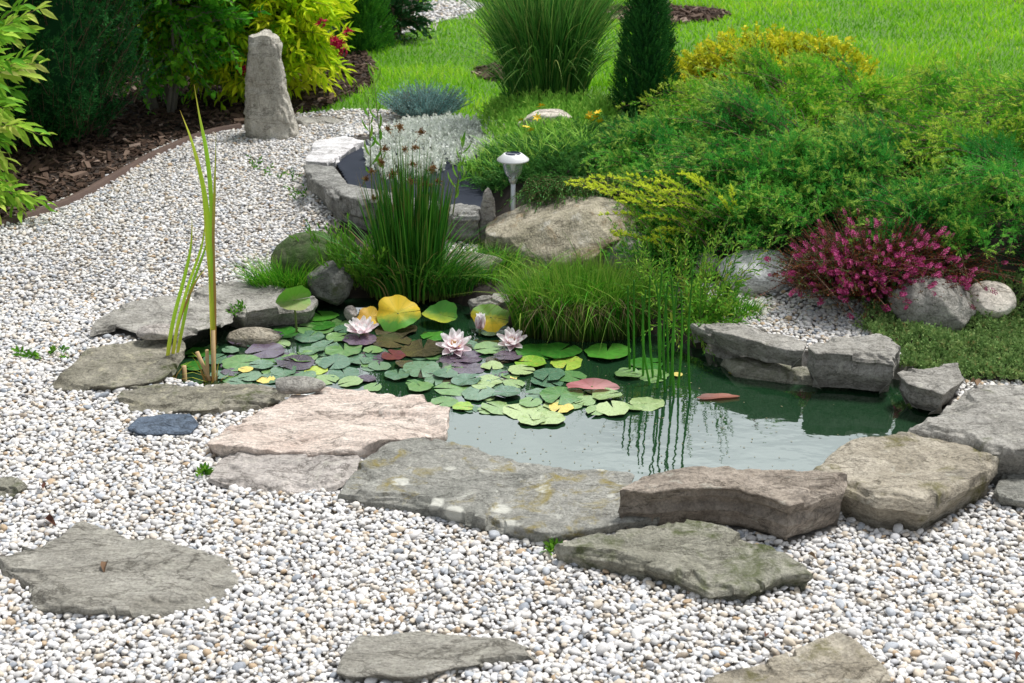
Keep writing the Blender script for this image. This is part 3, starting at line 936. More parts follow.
# bark chips
chip = (np.array([[-.5, -.5, -.5], [.5, -.35, -.4], [.42, .5, -.5], [-.45, .4, -.4], [-.46, -.4, .45], [.44, -.3, .5], [.4, .38, .4], [-.4, .36, .5]]),
        [np.array([[3, 2, 1, 0], [4, 5, 6, 7], [0, 1, 5, 4], [1, 2, 6, 5], [2, 3, 7, 6], [3, 0, 4, 7]])])
def chips(p, s):
    n = len(p)
    az = rng.uniform(0, 6.283, n)
    Z = norm(np.stack([rng.normal(0, .3, n), rng.normal(0, .3, n), np.ones(n)], -1))
    X = norm(np.cross(np.stack([-np.sin(az), np.cos(az), np.zeros(n)], -1), Z))
    L = s * np.exp(rng.normal(0, .45, n))
    return scatter(chip, np.column_stack([p, H(p[:, 0], p[:, 1]) + rng.uniform(.002, .022, n)]), X, np.cross(Z, X), Z, L, L * rng.uniform(.25, .6, n), L * .18)
m_bark = leaf_mat('bark_chips', [(0, (.028, .018, .013)), (.35, (.065, .04, .028)), (.7, (.085, .055, .04)), (.93, (.14, .095, .07)), (1, (.28, .21, .17))], trans=0, rough=.9, spec=.15)
p = spread(-3.6, -.4, 4.9, 8.6, .022)
p = p[in_view(p, .4)]
p3 = np.column_stack([p, 0 * p[:, 0]])
p = p[(zone(p3) == 2) & (rng.random(len(p)) < .8)]
setting(put('bark_mulch', chips(p, .026), m_bark, smooth=False), 'stuff', 'dark brown bark chips between the shrubs on the left', 'bark mulch')
rings = []
for x0, x1, y0, y1, ring in ((-1, 2.2, 6.5, 11, RING1), (2, 5, 9, 12.5, RING2), (-.6, .6, 6.6, 8.5, RING3)):
    p = spread(x0, x1, y0, y1, .026)
    rings.append(p[inside(p, ring)])
setting(put('lawn_mulch', chips(np.concatenate(rings), .04), m_bark, smooth=False), 'stuff', 'dark bark circles dug into the lawn', 'bark mulch')

# lawn: individual grass blades
m_grass = leaf_mat('lawn_grass', [(0, (.07, .22, .010)), (.45, (.18, .42, .014)), (.8, (.32, .55, .025)), (1, (.48, .54, .09))], trans=.4, rough=.5)
p = np.concatenate([spread(-2.6, 4.6, 6.2, 8.2, .0175), spread(-3, 5.2, 8.2, 11.6, .026), spread(-3, 6.5, 11.6, 15, .05)])
p = p[in_view(p, .4)]
p3 = np.column_stack([p, 0 * p[:, 0]])
p = p[zone(p3) == 3]
n = len(p)
cl = fbm(np.column_stack([p * 2.6, 0 * p[:, 0]]), 4, 3)
cl2 = vnoise(np.column_stack([p * 14, 0 * p[:, 0]]), 8)
h = .034 * (1 + .5 * cl + .35 * cl2) * rng.uniform(.6, 1.5, n)
J = blades(np.column_stack([p, H(p[:, 0], p[:, 1]) - .003]), h, rng.uniform(0, 6.28, n), rng.uniform(.2, 1.1, n), .007 + .004 * (p[:, 1] > 8.2), segs=2)
v = np.clip(.45 + .45 * cl + .12 * cl2 + rng.normal(0, .18, n), 0, 1)
J[2]['var'] = np.repeat(v, 6)
setting(put('lawn_grass', J, m_grass), 'stuff', 'short bright green mown lawn', 'grass')

# bed edging board
m_edge = plain('edging_wood', (.06, .037, .028), .8, c2=(.12, .078, .06), scale=25)
lp = PP([(-160, 258), (-60, 232), (0, 214), (30, 206), (65, 194), (90, 182), (120, 165), (145, 150), (168, 140), (190, 130), (215, 123), (240, 119)], .05)
s_ = np.linspace(0, len(lp) - 1, 70)
ln = np.stack([np.interp(s_, np.arange(len(lp)), lp[:, k]) for k in (0, 1)], -1)
for _ in range(3):
    ln[1:-1] = (ln[:-2] + 2 * ln[1:-1] + ln[2:]) / 4
tg = norm(np.gradient(ln, axis=0)); nl = np.stack([-tg[:, 1], tg[:, 0]], -1)
top = .026 + .004 * vnoise(np.column_stack([ln * 3, 0 * ln[:, 0]]), 2)
prof = []
for w, zz in ((-.014, -.05), (-.014, 1), (-.009, 1.06), (.009, 1.06), (.014, 1), (.014, -.05)):
    prof.append(np.column_stack([ln + nl * w, top * zz if zz > 0 else np.full(70, zz)]))
V = np.stack(prof, 1).reshape(-1, 3)
i, j = np.meshgrid(np.arange(69), np.arange(5), indexing='ij'); a = i * 6 + j
tag(mesh('bed_edging', V, [np.stack([a, a + 6, a + 7, a + 1], -1).reshape(-1, 4)], m_edge, origin=V.mean(0)), 'low reddish brown edging board between the bark mulch and the gravel', 'garden edging')

# weed membrane under the raised bed
m_mem = plain('membrane', (.018, .022, .032), .9, c2=(.034, .040, .054), scale=12, spec=.1)
q = TROUGH
xs, ys = np.meshgrid(np.arange(-.80, .02, .008), np.arange(5.0, 6.4, .008))
V = np.stack([xs.ravel(), ys.ravel(), np.maximum(H(xs, ys).ravel(), .085) + .016 + .006 * fbm(np.stack([xs.ravel() * 6, ys.ravel() * 6, 0 * xs.ravel()], -1), 3, 9)], -1)
k = xs.shape[1]
i, j = np.meshgrid(np.arange(xs.shape[0] - 1), np.arange(k - 1), indexing='ij')
F = np.stack([i * k + j, i * k + j + 1, (i + 1) * k + j + 1, (i + 1) * k + j], -1).reshape(-1, 4)
qi = PP([(336, 164), (350, 188), (375, 194), (440, 208), (482, 208), (494, 182), (508, 150), (500, 128), (430, 122), (380, 134), (352, 150)], .11)
F = F[inside(V[F].mean(1), qi)]
us, inv = np.unique(F, return_inverse=True)
mo = mesh('weed_membrane', V[us], [inv.reshape(-1, 4)], m_mem, origin=(-.4, 5.6, .1))
sm = mo.modifiers.new('thickness', 'SOLIDIFY'); sm.thickness = .004
tag(mo, 'black weed control membrane showing bare inside the raised stone bed', 'weed membrane')

# ------------------------------------------------------------------ plants
def disc(n, c, rx, ry, pw=.5, dz=0.0):
    a = rng.uniform(0, 6.283, n)
    r = rng.random(n) ** pw
    x, y = c[0] + rx * r * np.cos(a), c[1] + ry * r * np.sin(a)
    return np.stack([x, y, H(x, y) + dz], -1), a, r

def dirv(az, el):
    return np.stack([np.cos(az) * np.cos(el), np.sin(az) * np.cos(el), np.sin(el)], -1)

def poly_pts(n, px, z=None):
    """points spread over a patch of ground outlined in the photograph"""
    q = np.array([PH(x, y) for x, y in px]) if z is None else PP(px, z)
    lo, hi = q.min(0), q.max(0)
    p = rng.uniform(lo[:2], hi[:2], (n * 6, 2))
    p = p[inside(p, q)][:n]
    return np.column_stack([p, H(p[:, 0], p[:, 1])])

def feathery(o, d, L, droop, nb, bl, m, ll, lw, up=.3, spread=.9, bs=.55):
    """shoots with side sprigs, each sprig set with needles"""
    n = len(o)
    L = np.broadcast_to(np.asarray(L, float), (n,))
    t = np.clip(np.linspace(.08, 1, nb)[None] + rng.normal(0, .02, (n, nb)), .05, 1)
    g = np.array([0, 0, -1.0])
    C = o[:, None] + (d * L[:, None])[:, None] * t[..., None] + g * (np.broadcast_to(droop, (n,)) * L)[:, None, None] * (t ** 2)[..., None]
    T = norm(d[:, None] + g * 2 * np.broadcast_to(droop, (n,))[:, None, None] * t[..., None])
    ref = np.array([.1, .2, .97])
    A = norm(np.cross(T, np.broadcast_to(ref, T.shape)))
    B = np.cross(T, A)
    ph = rng.uniform(0, 6.283, (n, nb))
    rad = np.cos(ph)[..., None] * A + np.sin(ph)[..., None] * B
    D = norm(T * np.cos(spread) + rad * np.sin(spread) + np.array([0, 0, up]))
    bl_ = bl * (1 - bs * t ** 1.5) * rng.uniform(.6, 1.3, (n, nb))
    lv, _ = sprays(C.reshape(-1, 3), D.reshape(-1, 3), bl_.ravel(), m, ll, lw, spread=.7, droop=.05, stems=False, taper=.3)
    k = len(NEEDLE[0])
    shade = np.repeat(rng.random(n), nb * m * k)
    lv[2]['var'] = .55 * shade + .45 * lv[2]['var']
    lv[2]['tip'] = np.repeat(t.ravel(), m * k)
    _, st = sprays(o, d, L, 2, ll, lw, droop=droop, sr=.0018)
    return lv, st

m_stem = plain('brown_stem', (.09, .055, .03), .8, c2=(.16, .11, .07))
m_gstem = plain('green_stem', (.10, .17, .03), .6, c2=(.14, .16, .05))
m_grey_stem = plain('grey_stem', (.16, .14, .11), .85, c2=(.28, .26, .22))

# -- rushes with brown seed heads
c0 = np.array([*P(410, 292, 0)[:2], 0]); c0[1] += .06
rush = thing('rush_plant', c0, 'tall dark green rushes with brown seed heads at the back of the pond', 'rush')
m_rush = leaf_mat('rush', [(0, (.015, .08, .010)), (.5, (.035, .15, .016)), (.9, (.08, .23, .022)), (.97, (.30, .25, .09)), (1, (.34, .28, .12))], trans=.15, rough=.4, base=((.10, .12, .03), .12), tip=(.24, .17, .06), tipr=(.9, 1.0))
b, a, r = disc(620, c0, .095, .07)
b[:, 2] = -.03
hgt = rng.uniform(.32, .57, 620) * (1.08 - .35 * r)
J = blades(b, hgt, a + rng.normal(0, .5, 620), .04 + .20 * r * rng.random(620), .0055, segs=5, taper=3.5, side=.65, droop=.1)
b2, a2, r2 = disc(360, c0, .15, .10)
b2[:, 2] = -.03
J2 = blades(b2, rng.uniform(.14, .28, 360), a2, .25 + .6 * r2, .006, segs=5, droop=.25, taper=2)
put('stems', join([J, J2]), m_rush, rush)
m_seed = leaf_mat('rush_seed', [(0, (.10, .05, .02)), (.6, (.24, .13, .05)), (1, (.38, .24, .10))], trans=0, rough=.8)
heads = []
for v in range(3):
    d = norm(rng.normal(size=(26, 3)) + np.array([.2, 0, .6]))
    lv, _ = sprays(np.zeros((26, 3)), d, rng.uniform(.008, .024, 26), 7, .007, .0035, spread=.8, stems=False)
    hm = put('seed_head', lv, m_seed)
    hm.parent = rush
    heads.append(hm)
spots = [(385, 150), (392, 175), (400, 128), (421, 133), (411, 182), (424, 196), (396, 209), (374, 199), (405, 222), (424, 224), (431, 171), (434, 168), (372, 172), (381, 163), (416, 148),
         (388, 130), (405, 150), (427, 185), (366, 180), (413, 165), (395, 190), (438, 182)]
for k, (sx_, sy_) in enumerate(spots):
    o = heads[k] if k < 3 else heads[k % 3].copy()
    if k >= 3:
        COL.objects.link(o)
    q = PD(sx_, sy_, c0[1] + rng.uniform(-.08, .06))
    o.location = Vector(q) - Vector(c0)
    o.parent = rush
    o.rotation_euler = (0, 0, rng.uniform(0, 6.28))
    o.scale = (rng.uniform(.8, 1.3),) * 3

# -- leafy herb left of the rushes
c0 = PH(352, 288); c0[1] += .03
herb = thing('leafy_herb', c0, 'fresh green leafy herb at the left foot of the rushes', 'plant')
m_herb = leaf_mat('herb_leaf', [(0, (.04, .13, .012)), (.6, (.09, .24, .02)), (1, (.19, .32, .04))], trans=.35)
b, a, r = disc(80, c0 + np.array([.03, -.02, 0]), .12, .05)
lv, st = sprays(b, dirv(a, rng.uniform(.85, 1.4, 80)), rng.uniform(.12, .25, 80), 14, .048, .013, spread=.6, droop=.12, tmpl=LEAF, taper=.5)
put('leaves', lv, m_herb, herb); put('stems', st, m_gstem, herb)
# a lanky herb with long leaves rising behind the rushes
c0 = PH(402, 235); c0[2] = 0
lank = thing('lanky_herb', c0, 'lanky herb with a few long leaves sticking up above the rushes', 'plant')
o_ = np.array([PD(388, 205, 5.0), PD(372, 190, 5.0), PD(448, 205, 4.9)])
e_ = np.array([PD(374, 78, 5.0), PD(368, 92, 5.0), PD(463, 142, 4.9)])
o0 = o_.copy(); o0[:, 2] = 0
dd = norm(e_ - o0); LL = np.linalg.norm(e_ - o0, axis=1)
lv, st = sprays(o0, dd, LL, 11, .075, .017, spread=.75, droop=0, tmpl=LEAF, t0=.45, taper=.3, sr=.0028)
put('leaves', lv, m_herb, lank)
for k in range(3):
    put('stem', tube(np.linspace(o0[k], e_[k], 8), np.linspace(.003, .0012, 8), 6, .5), m_gstem, lank)

# -- grass tuft over the pond
m_tuft = leaf_mat('tuft_grass', [(0, (.018, .12, .006)), (.5, (.05, .24, .010)), (.85, (.14, .37, .02)), (1, (.32, .40, .07))], trans=.3, base=((.05, .05, .018), .4), tip=(.24, .34, .06), tipr=(.7, 1))
c0 = np.array([*P(582, 318, 0)[:2], -.03]); c0[1] += .02
tuft = thing('grass_tuft', c0, 'dense green grass tuft overhanging the middle of the pond back', 'grass')
b, a, r = disc(3400, c0, .215, .10)
b[:, 2] = -.06
g1 = blades(b, rng.uniform(.19, .29, 3400) * (1.05 - .22 * r), a + rng.normal(0, 1.0, 3400), rng.uniform(0, .12, 3400) + .42 * r * rng.uniform(.3, 1.2, 3400), .0038, segs=5, droop=.28, taper=2)
put('blades', g1, m_tuft, tuft)
m_dead = leaf_mat('dead_grass', [(0, (.05, .04, .015)), (.6, (.13, .10, .045)), (1, (.26, .22, .12))], trans=.1, rough=.8)
b, a, r = disc(620, c0 + np.array([0, -.02, 0]), .21, .09)
b[:, 2] = .03
put('dead_blades', blades(b, rng.uniform(.07, .16, 620), rng.uniform(3.4, 6.0, 620), rng.uniform(.6, 1.3, 620), .0035, segs=6, droop=1.0, taper=2), m_dead, tuft)
b, a, r = disc(260, c0, .21, .10)
b[:, 2] = -.03
put('stray_blades', blades(b, rng.uniform(.16, .33, 260), rng.uniform(0, 6.28, 260), rng.uniform(.5, 1.5, 260), rng.uniform(.003, .006, 260), segs=6, droop=.45, taper=2), m_tuft, tuft)
# lower grass clumps
def clump(name, label, c0, n, rx, ry, h0, h1, mat, lean=(.2, .9), w=.0035, droop=.3, dz=-.01, group=None, segs=4, cat='grass'):
    o = thing(name, c0, label, cat, group)
    b, a, r = disc(n, c0, rx, ry)
    b[:, 2] += dz
    put('blades', blades(b, rng.uniform(h0, h1, n), a + rng.normal(0, .7, n), lean[0] + (lean[1] - lean[0]) * r * rng.uniform(.5, 1.1, n), w, segs=segs, droop=droop, taper=2), mat, o)
    return o
c = PH(474, 277); clump('grass_clump', 'low soft grass between the rushes and the dense tuft', c, 900, .16, .10, .05, .13, m_tuft)
c = PH(520, 262); clump('grass_clump', 'thin grass at the foot of the largest boulder', c, 420, .14, .05, .04, .10, m_tuft)
c = PH(288, 290); clump('grass_clump', 'fine grass growing at the left of the mossy mound boulder', c, 1100, .12, .05, .06, .15, m_tuft, w=.003)
c = PH(730, 316); clump('grass_clump', 'green grass between the weedy plants and the pale blue grey boulder', c, 500, .10, .05, .04, .09, m_tuft)
c = P(445, 296, -.02); clump('grass_clump', 'dark arching grass at the right foot of the rushes', c, 500, .09, .05, .08, .2, m_rush, lean=(.3, 1.1))

# -- horsetails standing in the water
m_horse = leaf_mat('horsetail', [(0, (.03, .14, .012)), (1, (.06, .24, .02))], trans=0, rough=.4, tip=(.03, .13, .012), tipr=(.5, 1))
c0 = P(660, 385, WZ)
horse = thing('horsetail', c0, 'clump of slim upright horsetail stems standing in the pond', 'horsetail')
for bx, by, tx, ty in ((630, 372, 628, 286), (634, 374, 634, 280), (650, 385, 646, 290), (653, 378, 650, 276), (657, 388, 656, 284), (661, 380, 662, 272), (665, 392, 668, 282), (670, 386, 671, 276), (674, 396, 678, 283), (678, 388, 681, 290), (690, 398, 693, 270), (668, 374, 665, 294), (643, 376, 642, 296)):
    p0 = P(bx, by, WZ)
    p1 = PD(tx, ty, p0[1] + .02)
    k = np.linspace(0, 1, 33)[:, None]
    cv = p0 + (p1 - p0) * k + np.array([rng.normal(0, .006), 0, 0]) * np.sin(k * 3.14)
    cv[0, 2] -= .15
    o = put('stem', tube(cv, np.where(np.arange(33) % 4 == 2, 1.25, 1) * np.linspace(.0034, .0022, 33), 6, rng.random()), m_horse, horse)

# -- weedy stems right of the tuft
m_weed = leaf_mat('weed_leaf', [(0, (.04, .15, .015)), (.5, (.10, .28, .025)), (.8, (.26, .42, .05)), (1, (.32, .22, .07))], trans=.3)
for lab, px, n, rr, h0, h1 in (('yellow green weedy plant with narrow leaves behind the horsetail stems', (684, 318), 56, .12, .18, .42), ('low weedy plant with drooping brownish leaves left of the long ledge stone', (704, 324), 20, .10, .10, .20)):
    c0 = PH(*px)
    w = thing('weedy_plant', c0, lab, 'plant')
    b, a, r = disc(n, c0, rr, .07)
    lv, st = sprays(b, dirv(a, rng.uniform(.8, 1.45, n)), rng.uniform(h0, h1, n), 34, .028, .0085, spread=.95, droop=.15, tmpl=LEAF, taper=.6)
    put('leaves', lv, m_weed, w); put('stems', st, m_gstem, w)
# stems that hang over the water at the bank
c0 = PH(700, 338)
w = thing('weedy_plant', c0, 'dark weed hanging over the water under the horsetail and ledge', 'plant')
b, a, r = disc(40, c0 + np.array([0, .05, 0]), .13, .04)
lv, st = sprays(b + [0, 0, .02], dirv(rng.uniform(3.9, 5.6, 40), rng.uniform(.1, .9, 40)), rng.uniform(.08, .17, 40), 16, .028, .009, spread=.8, droop=.5, tmpl=LEAF)
put('leaves', lv, m_weed, w); put('stems', st, m_gstem, w)

# -- junipers
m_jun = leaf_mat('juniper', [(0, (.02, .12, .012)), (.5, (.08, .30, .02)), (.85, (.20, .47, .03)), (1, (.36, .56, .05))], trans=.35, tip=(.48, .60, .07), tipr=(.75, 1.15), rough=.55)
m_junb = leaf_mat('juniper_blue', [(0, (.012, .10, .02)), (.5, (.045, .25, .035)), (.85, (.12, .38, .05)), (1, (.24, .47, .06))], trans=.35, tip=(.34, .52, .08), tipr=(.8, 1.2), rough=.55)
m_juny = leaf_mat('juniper_yellow', [(0, (.02, .11, .012)), (.6, (.07, .25, .02)), (1, (.16, .36, .03))], trans=.35, tip=(.66, .76, .06), tipr=(.3, .8), rough=.55)

def juniper(label, c, n, rx, ry, L, mat, el=(.25, 1.05), az=None, droop=.25, nb=13, bl=.06, lift=.0, m=13, ll=.0115, lw=.0040, hi=.10):
    c0 = np.array([c[0], c[1], HP(c)])
    o = thing('juniper_shrub', c0, label, 'juniper')
    nc = max(8, n // 24)
    cc, ca, cr_ = disc(nc, c0, rx, ry, .5)
    k = rng.integers(0, nc, n)
    b = cc[k] + np.column_stack([rng.normal(0, .035, n), rng.normal(0, .035, n), np.zeros(n)])
    b[:, 2] = H(b[:, 0], b[:, 1]) + lift + (hi * rng.uniform(-.1, 1.9, nc) * (1 - .6 * cr_ ** 2))[k]
    lean_az = np.where(rng.random(nc) < .6, rng.normal(3.5, .7, nc), ca)
    azs = lean_az[k] + rng.normal(0, .38, n)
    cel = rng.uniform(el[0], el[1], nc)
    Ls = rng.uniform(L[0], L[1], n) * rng.uniform(.75, 1.25, nc)[k]
    lv, st = feathery(b, dirv(azs, cel[k] + rng.normal(0, .16, n)), Ls, droop, nb, bl, m, ll, lw)
    cs = rng.random(nc)
    kk = np.repeat(cs[k], nb * m * 4)
    lv[2]['var'] = np.clip(.5 * lv[2]['var'] + .5 * kk, 0, 1)
    # long arching plumes that stand clear of the crown
    npl = max(12, n // 10)
    pb_, pa_, pr_ = disc(npl, c0, rx, ry, .5)
    pb_[:, 2] += lift + hi * (1 - pr_ ** 2) * rng.uniform(.5, 1, npl)
    pl, ps = feathery(pb_, dirv(rng.normal(3.45, .55, npl), rng.uniform(.4, .8, npl)), rng.uniform(1.0, 1.5, npl) * L[1], .5, 24, .034, 11, ll, lw, spread=.65, bs=.4)
    pl[2]['var'] = np.clip(pl[2]['var'] * .5 + .5, 0, 1)
    lv, st = join([lv, pl]), join([st, ps])
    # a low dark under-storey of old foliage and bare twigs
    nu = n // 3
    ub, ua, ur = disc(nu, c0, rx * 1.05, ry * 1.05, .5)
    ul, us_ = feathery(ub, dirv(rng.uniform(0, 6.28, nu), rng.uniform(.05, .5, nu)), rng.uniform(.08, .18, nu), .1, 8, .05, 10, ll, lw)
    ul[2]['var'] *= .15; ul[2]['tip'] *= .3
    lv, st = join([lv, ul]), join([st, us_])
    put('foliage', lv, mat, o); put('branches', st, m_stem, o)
    return o
juniper('blue green spreading juniper in the middle of the bank behind the heather', (1.02, 5.0), 800, .45, .40, (.14, .30), m_junb)
juniper('lighter green juniper with long arching sprays in front of the golden shrub', (1.28, 5.62), 800, .58, .36, (.18, .34), m_jun, hi=.14)
juniper('large juniper cut off by the right side of the photo', (2.05, 5.15), 1150, .60, .54, (.18, .36), m_jun, hi=.16)
juniper('low dark juniper between the columnar conifer and the spreading junipers', (.62, 5.2), 330, .26, .28, (.10, .20), m_junb, hi=.05)
juniper('juniper behind the heather at the right with brown bare twigs', (1.72, 4.50), 820, .60, .24, (.12, .26), m_junb)
juniper('dark green juniper skirt above the pale boulders, left of the heather', (.90, 4.72), 520, .30, .2, (.10, .22), m_junb, hi=.06)
c = PH(694, 262); c[1] += .10
c0 = np.array([c[0], c[1], HP(c)])
jy = thing('juniper_shrub', c0, 'feathery juniper with bright yellow shoot tips arching over the largest boulder', 'juniper')
arcs = [((700, 240), (572, 178)), ((708, 236), (588, 174)), ((692, 238), (598, 186)), ((700, 226), (638, 178)), ((716, 226), (655, 176)), ((738, 226), (694, 173)), ((728, 218), (683, 182)),
        ((736, 240), (666, 204)), ((742, 236), (648, 206)), ((726, 246), (660, 217)), ((716, 256), (648, 226)), ((692, 272), (654, 232)), ((682, 290), (656, 250)), ((690, 230), (612, 196)),
        ((680, 246), (606, 206)), ((712, 246), (632, 190)), ((742, 248), (716, 196)), ((736, 262), (742, 218)), ((668, 262), (622, 228)), ((722, 262), (690, 228)), ((664, 240), (584, 184))]
arcs = [q for q in arcs for _ in range(2)]
na = len(arcs)
jit = lambda v: rng.normal(0, v, na)
dist = c0[1] + rng.uniform(-.26, -.04, na)
o0 = np.array([PD(a[0] + dx, a[1] + dy, d_ + .04) for (a, b_), dx, dy, d_ in zip(arcs, jit(7), jit(6), dist)])
e0 = np.array([PD(b_[0] + dx, b_[1] + dy, d_ - .04) for (a, b_), dx, dy, d_ in zip(arcs, jit(8), jit(5), dist)])
vv = e0 - o0
ln_ = np.linalg.norm(vv, axis=1, keepdims=True)
dr = .42
ini = vv + np.array([0, 0, 1]) * dr * ln_
L_ = np.linalg.norm(ini, axis=1)
lv, st = feathery(o0, norm(ini), L_, dr * ln_[:, 0] / L_, 36, .019, 10, .0095, .0042, spread=.6, bs=.3)
put('foliage', lv, m_juny, jy); put('branches', st, m_stem, jy)
o0, a, r = disc(300, c0 + np.array([-.02, .0, 0]), .22, .16)
lv, st = feathery(o0, dirv(rng.normal(3.2, .9, 300), rng.uniform(.4, 1.2, 300)), rng.uniform(.1, .2, 300), .25, 12, .05, 12, .011, .004)
put('inner_foliage', lv, m_junb, jy)

# -- golden shrub on the lawn edge
m_gold = leaf_mat('golden_leaf', [(0, (.16, .28, .015)), (.4, (.48, .52, .02)), (.8, (.78, .74, .04)), (1, (.76, .56, .08))], trans=.35, rough=.5)
c0 = PH(775, 80); c0[1] = 6.35; c0[0] = 1.17; c0[2] = HP(c0)
gs = thing('golden_shrub', c0, 'bright golden yellow leaved shrub between the junipers and the lawn', 'shrub')
n = 2100
u = norm(rng.normal(size=(n, 3))); u[:, 2] = np.abs(u[:, 2])
lob = 1 + .35 * fbm(u * 2.4 + 5, 3, 77)
b = c0 + u * (lob * rng.random(n) ** .3)[:, None] * np.array([.50, .26, .28])
b[:, 2] -= .03
out = norm(u + np.array([0, 0, .4]) + rng.normal(0, .45, (n, 3)))
lv, st = sprays(b, out, rng.uniform(.04, .10, n), 12, .026, .017, spread=1.1, droop=.05, tmpl=LEAF, taper=.2, t0=.1)
put('leaves', lv, m_gold, gs); put('twigs', st, m_stem, gs)

# -- columnar conifer
m_conf = leaf_mat('conifer', [(0, (.010, .06, .014)), (.6, (.025, .12, .022)), (1, (.06, .20, .035))], trans=.15, rough=.6)
def cone_tree(name, label, c0, rad, hgt, n, m, mat, nb=.07, ll=.012, lw=.004, cat='conifer', lumps=.14, group=None, pw=1.0, upw=1.2):
    o = thing(name, c0, label, cat, group)
    h = hgt * (1 - np.sqrt(rng.random(n))) ** .85
    a = rng.uniform(0, 6.283, n)
    lob = 1 + lumps * np.sin(a * 5 + 1.3 * np.sin(h * 9)) + .08 * rng.normal(size=n)
    rr = rad * (1 - (h / hgt) ** pw) * lob
    b = np.stack([c0[0] + rr * .8 * np.cos(a), c0[1] + rr * .8 * np.sin(a), c0[2] + h], -1)
    d = norm(np.stack([np.cos(a), np.sin(a), np.full(n, upw)], -1) + rng.normal(0, .22, (n, 3)))
    lv, st = sprays(b, d, rng.uniform(.6, 1.2, n) * nb, m, ll, lw, spread=.65, droop=0, taper=.4, sr=.002)
    put('foliage', lv, mat, o)
    z = np.linspace(-.03, hgt * .9, 12)
    put('trunk', tube(np.stack([np.full(12, c0[0]), np.full(12, c0[1]), c0[2] + z], -1), np.linspace(rad * .12, rad * .03, 12), 8), m_stem, o)
    k = 14
    zz = np.linspace(.02, hgt * .93, k)
    put('inner_foliage', tube(np.stack([np.full(k, c0[0]), np.full(k, c0[1]), c0[2] + zz], -1), rad * .62 * (1 - (zz / hgt) ** pw), 14, 0.0), mat, o)
    return o
c = np.array([*PH(646, 124)[:2], 0]); c[1] += .10; c[2] = HP(c)
cone_tree('columnar_conifer', 'dark green narrow cone shaped conifer rising behind the bank', c, .150, .84, 2600, 22, m_conf, nb=.055, ll=.011, lw=.0045)

# -- ornamental grass
m_misc = leaf_mat('fountain_grass', [(0, (.02, .10, .018)), (.5, (.055, .19, .03)), (.85, (.11, .28, .045)), (1, (.30, .34, .10))], trans=.3, tip=(.20, .30, .08), tipr=(.7, 1))
c = PH(548, 104); c[1] += .12; c[2] = HP(c)
mis = thing('fountain_grass', c, 'big clump of tall arching ornamental grass left of the columnar conifer', 'ornamental grass')
b, a, r = disc(2600, c, .17, .15)
put('blades', blades(b, rng.uniform(.42, .80, 2600), a + rng.normal(0, .5, 2600), .06 + .42 * r * rng.uniform(.3, 1.3, 2600), .0055, segs=7, droop=.4, taper=2.2), m_misc, mis)
b, a, r = disc(420, c, .19, .17)
put('outer_blades', blades(b, rng.uniform(.35, .6, 420), a, rng.uniform(.6, 1.2, 420), .005, segs=8, droop=.55, taper=2.2), m_misc, mis)

# -- blue cushion, silver mat, yellow flowered mat
m_blue = leaf_mat('blue_needle', [(0, (.10, .25, .24)), (.6, (.26, .46, .45)), (1, (.45, .62, .60))], trans=.15, rough=.6)
c = PH(424, 124); c[1] += .09; c[2] = HP(c) + .02
bc = thing('blue_cushion', c, 'small blue green needled cushion behind the silver leaved mat', 'dwarf conifer')
b, a, r = disc(520, c, .10, .08); b[:, 2] = c[2]
lv, st = sprays(b, dirv(a, 1.45 - .95 * r), rng.uniform(.10, .17, 520), 26, .016, .0048, spread=.6, droop=.0, taper=.3)
put('foliage', lv, m_blue, bc); put('twigs', st, m_stem, bc)

m_silv = leaf_mat('silver_leaf', [(0, (.52, .57, .48)), (.5, (.78, .81, .74)), (1, (.88, .89, .85))], trans=.2, rough=.8, base=((.18, .20, .13), .3))
pts = poly_pts(1350, [(376, 180), (362, 166), (384, 140), (410, 128), (452, 124), (500, 128), (512, 146), (486, 158), (452, 172), (425, 186), (400, 194)])
c = pts.mean(0)
sv = thing('silver_mat', c, 'silvery white leaved mat plant filling the raised stone bed', 'plant')
n = len(pts)
lv, st = sprays(pts + [0, 0, .015], dirv(rng.uniform(0, 6.28, n), rng.uniform(.9, 1.5, n)), rng.uniform(.025, .055, n), 12, .016, .0085, spread=.85, droop=.05, taper=.2)
put('leaves', lv, m_silv, sv)
m_sed = leaf_mat('sedum_leaf', [(0, (.10, .28, .03)), (.6, (.22, .44, .06)), (1, (.40, .56, .11))], trans=.25)
pts = poly_pts(2100, [(484, 132), (500, 112), (540, 108), (600, 112), (622, 124), (600, 134), (560, 146), (520, 152), (494, 148)])
c = pts.mean(0)
ys_ = thing('flowering_mat', c, 'light green mat plant with yellow flowers in front of the ornamental grass', 'plant')
n = len(pts)
lv, st = sprays(pts, dirv(rng.uniform(0, 6.28, n), rng.uniform(.9, 1.5, n)), rng.uniform(.04, .10, n), 14, .022, .008, spread=.8, droop=.05, tmpl=LEAF, taper=.2)
put('leaves', lv, m_sed, ys_)
m_yel = plain('yellow_petal', (.78, .52, .01), .5)
pet = (LEAF[0] * [1, .8, 1], LEAF[1])
def star(k, size, cup=.35):
    az = np.arange(k) * 6.283 / k
    X = dirv(az, np.full(k, cup)); Y = np.stack([-np.sin(az), np.cos(az), 0 * az], -1)
    return scatter(pet, np.zeros((k, 3)), X, Y, np.cross(X, Y), size, size * .6, size)
f0 = None
for sx_, sy_ in ((537, 118), (540, 107), (526, 128), (531, 131), (590, 115), (596, 118), (593, 121), (600, 122), (588, 119), (542, 106), (598, 113), (521, 121)):
    q = PH(sx_, sy_, .095)
    if f0 is None:
        f0 = put('flower', star(6, .020), m_yel, None); o = f0
    else:
        o = f0.copy(); COL.objects.link(o)
    o.parent = ys_
    o.location = Vector(q) - Vector(c)
    o.rotation_euler = (rng.normal(0.5, .3), rng.normal(0, .3), rng.uniform(0, 6))

